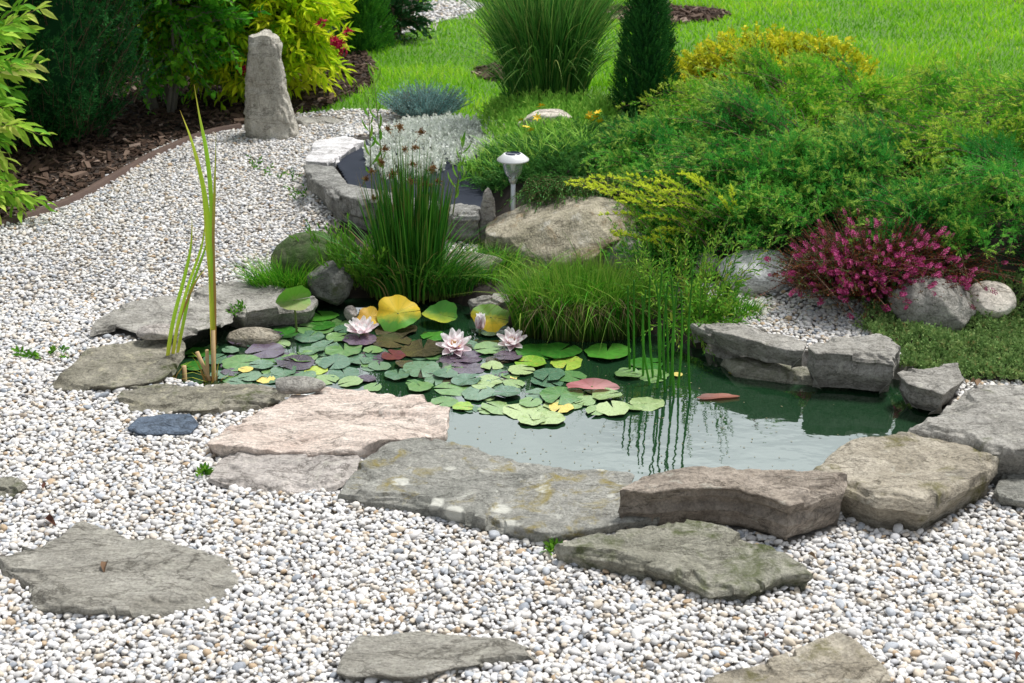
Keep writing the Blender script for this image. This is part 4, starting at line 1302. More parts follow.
# -- dark green needled mat draped over the big boulder
m_phl = leaf_mat('phlox', [(0, (.025, .10, .02)), (.5, (.055, .17, .035)), (.85, (.10, .24, .05)), (1, (.20, .22, .07))], trans=.2, rough=.6)
pts = poly_pts(3400, [(478, 196), (484, 172), (505, 156), (545, 148), (600, 132), (660, 126), (720, 132), (760, 150), (740, 172), (690, 184), (650, 186), (600, 186), (560, 192), (520, 188), (500, 196)])
c = pts.mean(0)
ph_ = thing('creeping_mat', c, 'dark green creeping mat of fine leaves trailing over the largest boulder', 'ground cover')
n = len(pts)
lv, st = sprays(pts + [0, 0, .01], dirv(rng.uniform(0, 6.28, n), rng.uniform(.15, 1.1, n)), rng.uniform(.05, .12, n), 24, .019, .0045, spread=.6, droop=.2, taper=.2)
put('leaves', lv, m_phl, ph_)
o0 = np.array([PD(x, y, 4.98 + rng.uniform(-.06, .10)) for x, y in zip(rng.uniform(528, 640, 420), rng.uniform(176, 196, 420))])
lv, st = sprays(o0, dirv(rng.uniform(3.6, 5.8, 420), rng.uniform(-.1, .6, 420)), rng.uniform(.05, .13, 420), 18, .018, .004, spread=.55, droop=.6, taper=.2)
put('trailing_shoots', lv, m_phl, ph_); put('trailing_stems', st, m_dead, ph_)
pts = poly_pts(420, [(462, 184), (490, 150), (520, 144), (585, 142), (600, 150), (560, 168), (520, 178), (490, 186)])
clump_o = thing('grass_clump', pts.mean(0), 'bright green grassy leaves around the solar lamp', 'grass')
n = len(pts)
put('blades', blades(np.repeat(pts, 3, 0), rng.uniform(.06, .13, 3 * n), rng.uniform(0, 6.28, 3 * n), rng.uniform(.2, 1, 3 * n), .006, segs=4, droop=.3, taper=2), m_sed, clump_o)

# -- heather
m_hea = leaf_mat('heather_leaf', [(0, (.06, .02, .02)), (.3, (.14, .035, .035)), (.5, (.34, .12, .03)), (.62, (.20, .05, .05)), (.74, (.05, .13, .03)), (1, (.12, .24, .05))], trans=.15, rough=.6)
m_hfl = leaf_mat('heather_flower', [(0, (.20, .015, .06)), (.5, (.38, .035, .15)), (1, (.62, .15, .33))], trans=.25, rough=.6)
c = PH(884, 314); c[1] += .12; c[2] = HP(c)
hea = thing('heather_shrub', c, 'rounded heather shrub covered in magenta pink flower spikes', 'heather')
b, a, r = disc(2100, c, .21, .14)
b[:, 2] = c[2] + .11 * (1 - r ** 2) * rng.random(2100)
el = 1.45 - 1.0 * r + rng.normal(0, .15, 2100)
lowf = rng.random(2100) < .28
a = np.where(lowf, rng.normal(4.6, .6, 2100), a)
el = np.where(lowf, rng.uniform(-.25, .5, 2100), el)
b[lowf] = c + np.column_stack([rng.normal(0, .12, 2100), rng.normal(-.06, .05, 2100), rng.uniform(.03, .14, 2100)])[lowf]
Ls = rng.uniform(.095, .185, 2100)
dv = dirv(a + rng.normal(0, .25, 2100), el)
lv, st = sprays(b, dv, Ls, 34, .0105, .0042, spread=.75, droop=.02, taper=.2)
put('foliage', lv, m_hea, hea); put('branches', st, m_stem, hea)
spk = []
for v in range(4):
    k = 34
    t = np.linspace(0, 1, k)
    ph = np.arange(k) * 2.4
    rd = .006 * (1 - .6 * t)
    pos = np.stack([rd * np.cos(ph), rd * np.sin(ph), t * .040 - .010], -1)
    X = norm(np.stack([np.cos(ph), np.sin(ph), np.full(k, .55)], -1) + rng.normal(0, .2, (k, 3)))
    Y = norm(np.cross(np.tile([0, 0, 1.], (k, 1)), X))
    spk.append(scatter((NEEDLE[0], NEEDLE[1]), pos, X, Y, np.cross(X, Y), .010, .006, .01))
tips = b + dv * Ls[:, None] + np.array([0, 0, -.02]) * Ls[:, None]
front = (tips - c) @ norm(np.array([-.15, -.75, .65]))
order = np.argsort(-front)[:1100]
order = order[rng.permutation(len(order))][:330]
first = []
rest = []
for k, i in enumerate(order):
    rot = Vector(dv[i]).to_track_quat('Z', 'Y').to_matrix() @ Matrix.Rotation(rng.uniform(0, 6.28), 3, 'Z')
    s_ = rng.uniform(.42, .78)
    if k < 96:
        if k < 4:
            o = put('flower_spike', spk[k], m_hfl, None); first.append(o)
        else:
            o = first[k % 4].copy(); COL.objects.link(o)
        o.parent = hea
        o.rotation_euler = rot.to_euler(); o.scale = (s_,) * 3
        o.location = Vector(tips[i] - c)
    else:
        V, F, A = spk[k % 4]
        rest.append((V * s_ @ np.array(rot).T + tips[i], F, A))
o = put('flower_spikes', join(rest), m_hfl, hea); o['kind'] = 'stuff'
# a small reddish heather sprig in front of the pointed boulder
c = PH(900, 318)
hs_ = thing('heather_sprig', c, 'small reddish heather sprig in front of the grey beige pointed boulder', 'heather')
b, a, r = disc(40, c, .03, .03)
lv, st = sprays(b, dirv(a, rng.uniform(.8, 1.5, 40)), rng.uniform(.04, .075, 40), 22, .009, .003, spread=.75, droop=.02)
put('foliage', lv, m_hea, hs_)

# -- creeping ground cover at the right
m_cov = leaf_mat('cover_leaf', [(0, (.07, .13, .04)), (.45, (.15, .25, .075)), (.8, (.25, .34, .12)), (1, (.30, .20, .09))], trans=.25)
q = [(858, 330), (880, 320), (900, 304), (930, 286), (1000, 276), (1100, 280), (1200, 320), (1200, 384), (1060, 388), (1000, 386), (962, 382), (930, 376), (903, 370), (876, 350)]
pts = poly_pts(7000, q)
gcv = thing('creeping_cover', pts.mean(0), 'low carpet of tiny green leaves above the grey slab at the right', 'ground cover')
n = len(pts)
pts[:, 2] += .02 + .055 * fbm(np.column_stack([pts[:, :2] * 9, 0 * pts[:, 0]]), 3, 4)
lv, st = sprays(pts, dirv(rng.uniform(0, 6.28, n), rng.uniform(.3, 1.4, n)), rng.uniform(.02, .04, n), 9, .011, .0075, spread=.9, droop=.1, taper=.2)
put('leaves', lv, m_cov, gcv)

# ------------------------------------------------------------------ shrubs on the left and the far back
def shrub(name, label, c, n, rx, ry, hgt, leaf, mat, stem_mat, L=(.18, .38), m=16, spread=1.0, droop=.15, base=.05, cat='shrub', ns=7, tmpl=LEAF, fold=0.0, top=.9, bulge=.5, t0=.2, core=0, group=None):
    """leafy shrub: main stems from the foot, leafy twigs all through an uneven crown"""
    o = thing(name, c, label, cat, group)
    u = rng.normal(size=(n, 3)); u = norm(u)
    rad = rng.random(n) ** .38
    lob = 1 + .22 * fbm(u * 1.8 + c[0] * 3, 3, int(abs(c[0]) * 100)) * 1.6
    pos = u * (rad * lob)[:, None] * np.array([rx, ry, hgt / 2]) + np.array([0, 0, hgt / 2 + base])
    pos[:, 2] = np.maximum(pos[:, 2], base + rng.random(n) * .1)
    out = norm(u * np.array([1, 1, .7]) + np.array([0, 0, .45]) + rng.normal(0, .3, (n, 3)))
    Ls = rng.uniform(L[0], L[1], n)
    st0 = pos + c - out * (Ls * .5)[:, None]
    st0[:, 2] = np.maximum(st0[:, 2], c[2] + .01)
    lv, st = sprays(st0, out, Ls, m, leaf[0], leaf[1], spread=spread, droop=droop, tmpl=tmpl, t0=t0, taper=.25, fold=fold, sr=.0025)
    put('leaves', lv, mat, o)
    put('twigs', st, stem_mat, o)
    for k in range(ns):
        a = rng.uniform(0, 6.28)
        e = np.array([math.cos(a) * rx * rng.uniform(.2, .7), math.sin(a) * ry * rng.uniform(.2, .7), hgt * rng.uniform(.6, .85)])
        t = np.linspace(0, 1, 8)[:, None]
        f = np.array([math.cos(a) * .05, math.sin(a) * .04, -.03])
        cv = c + f + (e - f) * t * np.array([1, 1, 1]) + np.array([math.cos(a + 1.5), math.sin(a + 1.5), 0]) * (.05 * np.sin(t * 3.1)) 
        put('stem', tube(cv, np.linspace(.011, .004, 8), 7, rng.random()), stem_mat, o)
    return o

m_vari = leaf_mat('variegated_leaf', [(0, (.06, .20, .02)), (.35, (.15, .36, .03)), (.6, (.34, .52, .06)), (.85, (.62, .66, .16)), (1, (.75, .72, .30))], trans=.35)
m_weig = leaf_mat('weigela_leaf', [(0, (.10, .26, .008)), (.3, (.30, .50, .012)), (.6, (.60, .72, .02)), (.9, (.85, .84, .06)), (1, (.70, .50, .08))], trans=.35)
m_weigg = leaf_mat('weigela_green', [(0, (.05, .20, .010)), (.45, (.24, .46, .015)), (.8, (.55, .70, .03)), (1, (.78, .82, .07))], trans=.45)
m_phil = leaf_mat('mock_orange_leaf', [(0, (.02, .15, .012)), (.5, (.10, .36, .025)), (.85, (.24, .54, .04)), (1, (.44, .66, .08))], trans=.45, rough=.4)
m_yew = leaf_mat('yew', [(0, (.006, .045, .012)), (.5, (.016, .095, .022)), (1, (.04, .16, .035))], trans=.12, rough=.55)
m_thu = leaf_mat('thuja', [(0, (.02, .10, .012)), (.6, (.05, .19, .02)), (1, (.11, .28, .03))], trans=.2)
m_darkl = leaf_mat('dark_leaf', [(0, (.010, .04, .014)), (.6, (.022, .075, .025)), (1, (.05, .12, .045))], trans=.15, rough=.4)

shrub('variegated_shrub', 'near shrub with yellow edged variegated leaves reaching in at the left side of the photo', np.array([-2.33, 5.30, -.08]), 300, .50, .42, 1.05, (.088, .032), m_vari, m_stem, L=(.16, .34), m=14, fold=.25, droop=.25, spread=.85)
c = np.array([-2.12, 6.35, 0])
def yew(name, label, c, rx, ry, hgt, n, mat, cat):
    o = thing(name, c, label, cat)
    a = rng.uniform(0, 6.28, n); h = rng.random(n) ** .9 * hgt
    pr = np.interp(h / hgt, [0, .12, .5, .8, 1], [.55, .9, 1, .8, .35])
    lob = 1 + .18 * np.sin(a * 7 + 2 * np.sin(h * 5)) + .1 * rng.normal(size=n)
    q = pr * lob * rng.uniform(.75, 1, n)
    b = np.stack([c[0] + rx * q * np.cos(a), c[1] + ry * q * np.sin(a), c[2] + h], -1)
    d = norm(np.stack([np.cos(a) * .6, np.sin(a) * .6, np.full(n, 1.1)], -1) + rng.normal(0, .22, (n, 3)))
    lv, st = feathery(b, d, rng.uniform(.12, .22, n), .08, 8, .06, 12, .017, .0052, up=.3)
    put('foliage', lv, mat, o); put('branches', st, m_stem, o)
    for k in range(5):
        az = rng.uniform(0, 6.28)
        t = np.linspace(0, 1, 7)[:, None]
        e = np.array([math.cos(az) * rx * .5, math.sin(az) * ry * .5, hgt * .8])
        put('stem', tube(c + e * t * np.array([1, 1, 1]) - [0, 0, .03], np.linspace(.018, .006, 7), 7), m_stem, o)
    k = 12
    zz = np.linspace(.06, hgt * .93, k)
    V, F, A = tube(np.stack([np.zeros(k), np.zeros(k), zz], -1), .72 * np.interp(zz / hgt, [0, .12, .5, .8, 1], [.55, .9, 1, .8, .35]), 16, 0.0)
    put('inner_foliage', (V * np.array([rx, ry, 1]) + c, F, A), mat, o)
    return o
yew('yew', 'tall very dark green yew at the top left behind the bark mulch', c, .40, .36, 1.7, 2100, m_yew, 'conifer')
yew('dark_conifer', 'dark conifer behind the variegated shrub at the left side of the photo', np.array([-2.85, 6.2, 0]), .42, .4, 1.8, 1100, m_yew, 'conifer')
shrub('mock_orange', 'green leaved shrub with bare grey stems right of the dark yew', np.array([-1.74, 7.0, 0]), 900, .54, .42, 1.35, (.050, .032), m_phil, m_grey_stem, L=(.14, .30), m=15, base=.10, ns=9)
shrub('weigela', 'yellow green narrow leaved shrub behind the left side of the standing stone', np.array([-1.50, 7.25, 0]), 380, .36, .36, 1.1, (.085, .026), m_weigg, m_stem, L=(.18, .36), m=14, fold=.18, base=.05)
cw = np.array([-1.24, 7.34, 0])
wg = shrub('weigela', 'bright yellow leaved shrub with crimson flowers right of the standing stone', cw, 560, .37, .34, .95, (.085, .025), m_weig, m_stem, L=(.18, .34), m=16, fold=.18, base=.02)
m_crim = leaf_mat('crimson_petal', [(0, (.38, .01, .04)), (1, (.62, .03, .12))], trans=.25)
f0 = None
for fx, fy, fd in ((324, 23, 6.98), (333, 42, 6.98), (340, 45, 6.98), (346, 33, 6.98), (345, 51, 6.98), (242, 71, 6.98)):
    if f0 is None:
        parts = []
        for s in range(5):
            V, F, A = star(5, .030, cup=.5)
            M = np.array(Matrix.Rotation(rng.normal(.6, .5), 3, 'X') @ Matrix.Rotation(rng.uniform(0, 6), 3, 'Z'))
            parts.append((V @ M.T + rng.normal(0, .014, 3), F, A))
        f0 = put('flower_cluster', join(parts), m_crim, None); o = f0
    else:
        o = f0.copy(); COL.objects.link(o)
    o.parent = wg
    o.location = Vector(PD(fx, fy, fd)) - Vector(cw)
    o.rotation_euler = (rng.normal(0, .3), 0, rng.uniform(0, 6.28))
c = PH(360, 54); c[2] = 0
cone_tree('small_thuja', 'small bright green upright conifer beside the yellow leaved shrub', c + [0, .12, 0], .16, .95, 1300, 18, m_thu, nb=.09, ll=.02, lw=.007, pw=2.0)
c = PH(392, 45)
shrub('dark_shrub', 'low dark leaved shrub at the left of the far gravel path', np.array([c[0], c[1] + .15, 0]), 120, .19, .16, .42, (.05, .026), m_darkl, m_stem, L=(.1, .2), m=12, base=.02, ns=4)
shrub('dark_shrub', 'dark teal shrub at the far end of the gravel path', np.array([-.62, 11.6, 0]), 150, .5, .3, .9, (.06, .03), m_darkl, m_stem, L=(.15, .3), m=14, base=.02, ns=4)
shrub('dark_shrub', 'dark leafy shrub far behind the green shrub with grey stems', np.array([-2.3, 8.4, 0]), 330, .8, .4, 1.7, (.06, .03), m_darkl, m_stem, L=(.15, .34), m=14, base=.02, ns=5)
shrub('twiggy_shrub', 'sparse brownish green shrub on the lawn beyond the far gravel path', np.array([.02, 10.4, .05]), 90, .5, .2, .3, (.04, .008), m_misc, m_stem, L=(.14, .3), m=12, base=.0, ns=3)
# board fence at the far back
m_fence = stone_mat('fence_boards', (.10, .06, .04), (.19, .125, .085), stain=.3, scale=5, stretch=(6, 6, .5), bump=.3)
fe = thing('board_fence', (-1.9, 10.9, 0), 'brown board fence far behind the shrubs', 'fence')
fp = []
for k in range(26):
    x0 = -4.0 + k * .115
    V = chip[0] * 0 + np.array([[-.5, -.5, 0], [.5, -.5, 0], [.5, .5, 0], [-.5, .5, 0], [-.5, -.5, 1], [.5, -.5, 1], [.5, .5, 1], [-.5, .5, 1]])
    fp.append((V * [.108, .02, 1.3 + rng.normal(0, .01)] + [x0, 10.9 + rng.normal(0, .003), 0], chip[1], {}))
put('boards', join(fp), m_fence, fe, smooth=False)
bx = np.array([[-.5, -.5, 0], [.5, -.5, 0], [.5, .5, 0], [-.5, .5, 0], [-.5, -.5, 1], [.5, -.5, 1], [.5, .5, 1], [-.5, .5, 1]])
for zz in (.25, 1.0):
    put('rail', (bx * [3.0, .04, .08] + [-2.56, 10.94, zz], chip[1], {}), m_fence, fe, smooth=False)
# pale stake in the bark circle
c = PH(664, 24)
o = put('tree_stake', tube(np.array([c - [0, 0, .1], c + [0, 0, .3], c + [.01, 0, .75]]), [.028, .027, .026], 12), plain('stake_wood', (.50, .46, .40), .8, c2=(.36, .32, .27), scale=18), origin=c)
tag(o, 'pale wooden stake in the bark circle behind the columnar conifer', 'stake')

# ------------------------------------------------------------------ water lilies
def pad_mesh(seed, wav=.03, notch=.13, curl=0.0, fold=0.0, K=40):
    r0 = np.random.default_rng(seed)
    th = np.linspace(notch, 2 * np.pi - notch, K)
    rr = [0.02, .25, .5, .75, .92, 1.0]
    V = []
    for q in rr:
        e = 1 + .05 * np.sin(th * 3 + seed) + .035 * np.sin(th * 7 + seed * 2) + .02 * np.sin(th * 13 + seed * 3)
        x, y = q * e * np.cos(th), q * e * np.sin(th)
        z = wav * q ** 2 * np.sin(th * 2 + seed * 1.7) + wav * .6 * q ** 2 * np.sin(th * 5 + seed) + curl * q ** 4 * (.5 + .5 * np.sin(th + seed))
        if fold:
            z = z + fold * np.abs(y) ** 1.4
            y = y * (1 - .45 * min(fold, 1.2))
        V.append(np.stack([x, y, z], -1))
    V = np.concatenate(V)
    n = len(rr)
    i, j = np.meshgrid(np.arange(n - 1), np.arange(K - 1), indexing='ij')
    a = i * K + j
    return V, [np.stack([a, a + K, a + K + 1, a + 1], -1).reshape(-1, 4)], {'var': np.tile(np.linspace(0, 1, K), n), 'tip': np.repeat(rr, K)}

def pad_mat(name, c1, c2, edge=None, rough=.30, vein=.25, blot=None):
    m, nt, bs, out = new_mat(name)
    L = nt.links
    r = ramp(nt, [(.3, c1), (.7, c2)])
    oi = nt.nodes.new('ShaderNodeObjectInfo')
    ad = nt.nodes.new('ShaderNodeMath'); ad.operation = 'MULTIPLY_ADD'; ad.inputs[1].default_value = .5
    sb = nt.nodes.new('ShaderNodeMath'); sb.operation = 'SUBTRACT'; sb.inputs[1].default_value = .25
    L.new(noise(nt, 3.0, 5, .6), sb.inputs[0])
    L.new(oi.outputs['Random'], ad.inputs[0]); L.new(sb.outputs[0], ad.inputs[2])
    L.new(ad.outputs[0], r.inputs[0])
    c = r.outputs[0]
    # radial veins
    sn = nt.nodes.new('ShaderNodeMath'); sn.operation = 'MULTIPLY'; sn.inputs[1].default_value = 75
    L.new(attr(nt, 'var'), sn.inputs[0])
    si = nt.nodes.new('ShaderNodeMath'); si.operation = 'SINE'; L.new(sn.outputs[0], si.inputs[0])
    rv = ramp(nt, [(.8, (0, 0, 0)), (1, (1, 1, 1))]); L.new(si.outputs[0], rv.inputs[0])
    mu = nt.nodes.new('ShaderNodeMath'); mu.operation = 'MULTIPLY'; mu.inputs[1].default_value = vein
    L.new(rv.outputs[0], mu.inputs[0])
    c = mixc(nt, mu.outputs[0], c, tuple(min(1, q * 1.5 + .02) for q in c2))
    if edge:
        re = ramp(nt, [(.8, (0, 0, 0)), (1, (1, 1, 1))]); L.new(attr(nt, 'tip'), re.inputs[0])
        c = mixc(nt, re.outputs[0], c, edge)
    if blot:
        rb = ramp(nt, [(.55, (0, 0, 0)), (.66, (1, 1, 1))]); L.new(noise(nt, 2.2, 5, .65), rb.inputs[0])
        c = mixc(nt, rb.outputs[0], c, blot)
    rs = ramp(nt, [(.54, (0, 0, 0)), (.66, (.8, .8, .8))]); L.new(noise(nt, 5, 6, .72), rs.inputs[0])
    c = mixc(nt, rs.outputs[0], c, (.10, .085, .035))
    L.new(c, bs.inputs['Base Color'])
    bs.inputs['Roughness'].default_value = rough
    bs.inputs['Specular IOR Level'].default_value = .6
    bp = nt.nodes.new('ShaderNodeBump'); bp.inputs['Strength'].default_value = .3; bp.inputs['Distance'].default_value = .003
    L.new(noise(nt, 6, 5, .6), bp.inputs['Height']); L.new(bp.outputs[0], bs.inputs['Normal'])
    return m
PADM = {'g': pad_mat('pad_green', (.07, .18, .05), (.16, .28, .09)),
        'p': pad_mat('pad_pale', (.19, .30, .11), (.32, .41, .17)),
        'b': pad_mat('pad_bright', (.022, .13, .012), (.065, .24, .025)),
        'l': pad_mat('pad_lime', (.18, .36, .035), (.36, .46, .07), blot=(.42, .38, .06)),
        's': pad_mat('pad_sea', (.06, .14, .08), (.13, .22, .13), rough=.25),
        'u': pad_mat('pad_purple', (.045, .03, .05), (.10, .075, .11), rough=.22),
        'k': pad_mat('pad_brown', (.035, .032, .018), (.075, .062, .035), rough=.22),
        'y': pad_mat('pad_yellow', (.52, .44, .10), (.70, .56, .14), rough=.5, blot=(.58, .34, .10)),
        'r': pad_mat('pad_red', (.07, .010, .016), (.15, .025, .03))}
WORD = {'g': 'mid green', 'p': 'pale yellowish green', 'b': 'vivid deep green', 'l': 'lime green', 's': 'dull grey green', 'u': 'dark purple', 'k': 'dark olive brown', 'y': 'withered yellow', 'r': 'wine red'}
PADS = [(266, 338, 18, 'u'), (266, 352, 20, 'u'), (284, 333, 16, 'b'), (316, 328, 20, 'g'), (309, 337, 16, 's'), (281, 345, 10, 'p'), (241, 364, 20, 'g'), (246, 371, 8, 'y'), (266, 379, 10, 'y'),
        (199, 353, 14, 'b'), (195, 366, 14, 'b'), (230, 373, 9, 'u'), (303, 358, 16, 'g'), (296, 364, 20, 'u'), (316, 370, 13, 'l'), (302, 376, 15, 's'), (284, 371, 14, 's'), (250, 377, 12, 's'),
        (231, 351, 9, 's'), (312, 352, 14, 's'), (325, 346, 15, 's'), (322, 316, 17, 'b'), (322, 326, 14, 'b'), (344, 351, 19, 'g'), (373, 351, 10, 'g'), (360, 341, 18, 'u'), (396, 331, 22, 'k'),
        (392, 341, 20, 'k'), (423, 349, 25, 'k'), (393, 356, 13, 'r'), (405, 365, 10, 'k'), (335, 364, 16, 's'), (344, 373, 16, 's'), (366, 379, 11, 'u'), (350, 382, 13, 'p'), (373, 388, 10, 'g'),
        (421, 370, 20, 's'), (398, 376, 14, 's'), (326, 379, 14, 'p'), (433, 336, 13, 'b'), (463, 348, 11, 'k'), (489, 349, 16, 'g'), (492, 331, 18, 's'), (509, 357, 15, 'u'), (467, 357, 18, 'u'),
        (468, 368, 18, 'u'), (492, 366, 12, 'p'), (531, 363, 16, 'l'), (521, 371, 14, 'p'), (549, 376, 18, 's'), (511, 378, 6, 'y'), (490, 381, 14, 'p'), (514, 384, 12, 'p'), (537, 352, 22, 'b'),
        (467, 381, 16, 's'), (420, 388, 13, 'g'), (454, 388, 20, 'g'), (444, 402, 15, 'g'), (463, 407, 11, 'l'), (478, 394, 18, 's'), (483, 386, 12, 'p'), (505, 394, 17, 's'), (498, 407, 18, 'p'),
        (520, 411, 18, 'p'), (541, 395, 16, 's'), (532, 420, 15, 'p'), (560, 352, 22, 'b'), (607, 353, 24, 'b'), (567, 363, 17, 'l'), (547, 381, 18, 's'), (572, 377, 15, 'g'), (561, 396, 24, 'g'),
        (606, 396, 16, 'p'), (613, 410, 17, 'p'), (647, 403, 18, 'p'), (633, 406, 13, 'p'), (561, 408, 13, 'y'), (597, 411, 13, 'p'), (549, 419, 17, 'p'), (628, 375, 14, 'g'), (652, 375, 18, 'g'),
        (647, 363, 18, 'b'), (677, 375, 6, 'y'), (215, 360, 13, 's'), (220, 376, 11, 's'), (262, 366, 12, 's'), (278, 358, 11, 'g'), (380, 366, 12, 's'), (360, 360, 14, 's'), (338, 338, 12, 'g'),
        (345, 330, 12, 's'), (446, 375, 13, 's'), (435, 380, 12, 's'), (500, 373, 10, 's'), (585, 401, 12, 'p'), (530, 403, 12, 'g'), (258, 345, 12, 's'), (240, 342, 12, 'u')]
r1 = np.random.default_rng(4)
for x0, y0, x1, y1, n_, ks in ((200, 336, 380, 384, 30, 'sgsgu'), (380, 344, 520, 384, 22, 'sgsuk'), (455, 384, 600, 412, 12, 'sgp'), (300, 318, 350, 340, 6, 'gs')):
    for _ in range(n_):
        PADS.insert(0, (r1.uniform(x0, x1), r1.uniform(y0, y1), r1.uniform(7, 14), ks[r1.integers(len(ks))]))
shared = {}
for k, (x, y, rp, t) in enumerate(PADS):
    q = P(x, y, WZ + .003)
    var = k % 7
    if (var, t) not in shared:
        J = pad_mesh(var + 1, wav=.02 + .015 * (var % 3), curl=.07 if var in (2, 5) else .01)
        shared[(var, t)] = put('lily_pad', J, PADM[t])
        o = shared[(var, t)]
    else:
        o = shared[(var, t)].copy(); COL.objects.link(o)
    r = px_size(q, rp) * .97
    o.scale = (r, r * rng.uniform(.9, 1.02), r)
    o.location = (q[0], q[1], WZ + .002 + .0014 * ((k * 7) % 6) * (k >= 70))
    o.rotation_euler = (rng.normal(0, .03), rng.normal(0, .03), rng.uniform(0, 6.28))
    tag(o, f'{WORD[t]} round lily pad floating among the other pads', 'lily pad', 'lily pads floating on the pond')

def raised_leaf(name, label, px, py, rp, mat, tilt, az, fold=0.0, h=.05, seed=1, wav=.14, sq=1.0):
    """a leaf standing out of the water on its stalk"""
    q = P(px, py, WZ + h)
    r = px_size(q, rp)
    o = thing(name, (q[0], q[1], WZ), label, 'lily leaf', 'lily leaves standing above the water')
    J = pad_mesh(seed, wav=wav, fold=fold, notch=.025)
    b = put('leaf_blade', J, mat, None)
    b.parent = o
    b.location = (0, 0, h)
    b.scale = (r, r * sq, r)
    b.rotation_euler = (Matrix.Rotation(az, 3, 'Z') @ Matrix.Rotation(tilt, 3, 'X') @ Matrix.Rotation(rng.uniform(-.3, .3), 3, 'Z')).to_euler()
    s = put('stalk', tube(np.array([[0, .02, -.1], [0, .012, h * .3], [0, .004, h * .8], [0, 0, h]]), .0035, 7), m_gstem, None)
    s.parent = o
    return o
def half_mat(name, c1, c2, ax, pos=0.0):
    m, nt, bs, out = new_mat(name)
    tc = nt.nodes.new('ShaderNodeTexCoord')
    sp = nt.nodes.new('ShaderNodeSeparateXYZ'); nt.links.new(tc.outputs['Object'], sp.inputs[0])
    ad = nt.nodes.new('ShaderNodeMath'); ad.operation = 'MULTIPLY_ADD'; ad.inputs[1].default_value = .9
    ad.inputs[1].default_value = 1.5
    nt.links.new(noise(nt, 1.7, 7, .68, dist=.4), ad.inputs[0]); nt.links.new(sp.outputs[ax], ad.inputs[2])
    r = ramp(nt, [(.22 + pos, c1), (1.0, c2)]); nt.links.new(ad.outputs[0], r.inputs[0])
    c = r.outputs[0]
    sn = nt.nodes.new('ShaderNodeMath'); sn.operation = 'MULTIPLY'; sn.inputs[1].default_value = 88
    nt.links.new(attr(nt, 'var'), sn.inputs[0])
    si = nt.nodes.new('ShaderNodeMath'); si.operation = 'SINE'; nt.links.new(sn.outputs[0], si.inputs[0])
    rv = ramp(nt, [(.55, (1, 1, 1)), (1, (.7, .8, .6))]); nt.links.new(si.outputs[0], rv.inputs[0])
    c = mixc(nt, .4, c, rv.outputs[0], 'MULTIPLY')
    rs = ramp(nt, [(.60, (0, 0, 0)), (.70, (.7, .7, .7))]); nt.links.new(noise(nt, 6, 5, .7), rs.inputs[0])
    c = mixc(nt, rs.outputs[0], c, (.22, .13, .04))
    nt.links.new(c, bs.inputs['Base Color'])
    bs.inputs['Roughness'].default_value = .6
    tr = nt.nodes.new('ShaderNodeBsdfTranslucent'); nt.links.new(c, tr.inputs['Color'])
    mx = nt.nodes.new('ShaderNodeMixShader'); mx.inputs[0].default_value = .3
    nt.links.new(bs.outputs[0], mx.inputs[1]); nt.links.new(tr.outputs[0], mx.inputs[2]); nt.links.new(mx.outputs[0], out.inputs['Surface'])
    return m
GY = half_mat('leaf_green_yellow', (.10, .33, .03), (.80, .56, .02), 'Y')
GY2 = half_mat('leaf_yellow_green', (.78, .56, .02), (.14, .30, .02), 'Y', .1)
GG = half_mat('leaf_green_lime', (.42, .44, .02), (.05, .22, .015), 'Y', -.2)
GO = half_mat('leaf_orange', (.62, .34, .04), (.72, .46, .03), 'X')
GC = half_mat('leaf_green_beige', (.30, .34, .13), (.12, .33, .03), 'Y')
RD = half_mat('leaf_rose', (.50, .16, .17), (.62, .30, .30), 'X')
raised_leaf('lily_leaf', 'big lily leaf standing up behind the left flower, yellow above and green below', 398, 313, 22, GY, R(42), 0, h=.05, seed=2, sq=.9)
raised_leaf('lily_leaf', 'small orange lily leaf left of the big yellow and green leaf', 370, 317, 13, GO, R(25), .3, h=.035, seed=3)
raised_leaf('lily_leaf', 'green lily leaf with a lime rim between the two yellow leaves', 441, 315, 18, GG, R(22), -.3, h=.03, seed=4, fold=.35, wav=.05)
raised_leaf('lily_leaf', 'yellow lily leaf with a green middle beside the grass tuft', 491, 317, 19, GY2, R(38), 0, h=.045, seed=5, sq=.85)
raised_leaf('lily_leaf', 'curled lily leaf on a tall stalk in front of the dark boulder', 294, 300, 18, GC, R(62), .5, h=.115, seed=6, fold=.7, wav=.05)
o = raised_leaf('lily_leaf', 'folded rose red lily leaf lying across the pads', 592, 387, 26, RD, R(14), .1, h=.012, seed=7, fold=.15, wav=.05, sq=.36)
for lab, x, y, rp, mm, rz in (('reddish brown dead leaf floating on the open dark water', 718, 398, 22, half_mat('dead_red', (.20, .07, .05), (.34, .12, .08), 'X'), .1), ('dull yellow leaf floating at the foot of the ledge stone', 746, 375, 18, half_mat('dead_yellow', (.22, .20, .03), (.30, .26, .05), 'X'), -.2)):
    q = P(x, y, WZ)
    r = px_size(q, rp)
    o = put('floating_leaf', pad_mesh(9, wav=.05, fold=.15, notch=.05), mm)
    o.scale = (r, r * .30, r * .5); o.location = (q[0], q[1], WZ + .003); o.rotation_euler = (0, 0, rz)
    tag(o, lab, 'leaf')

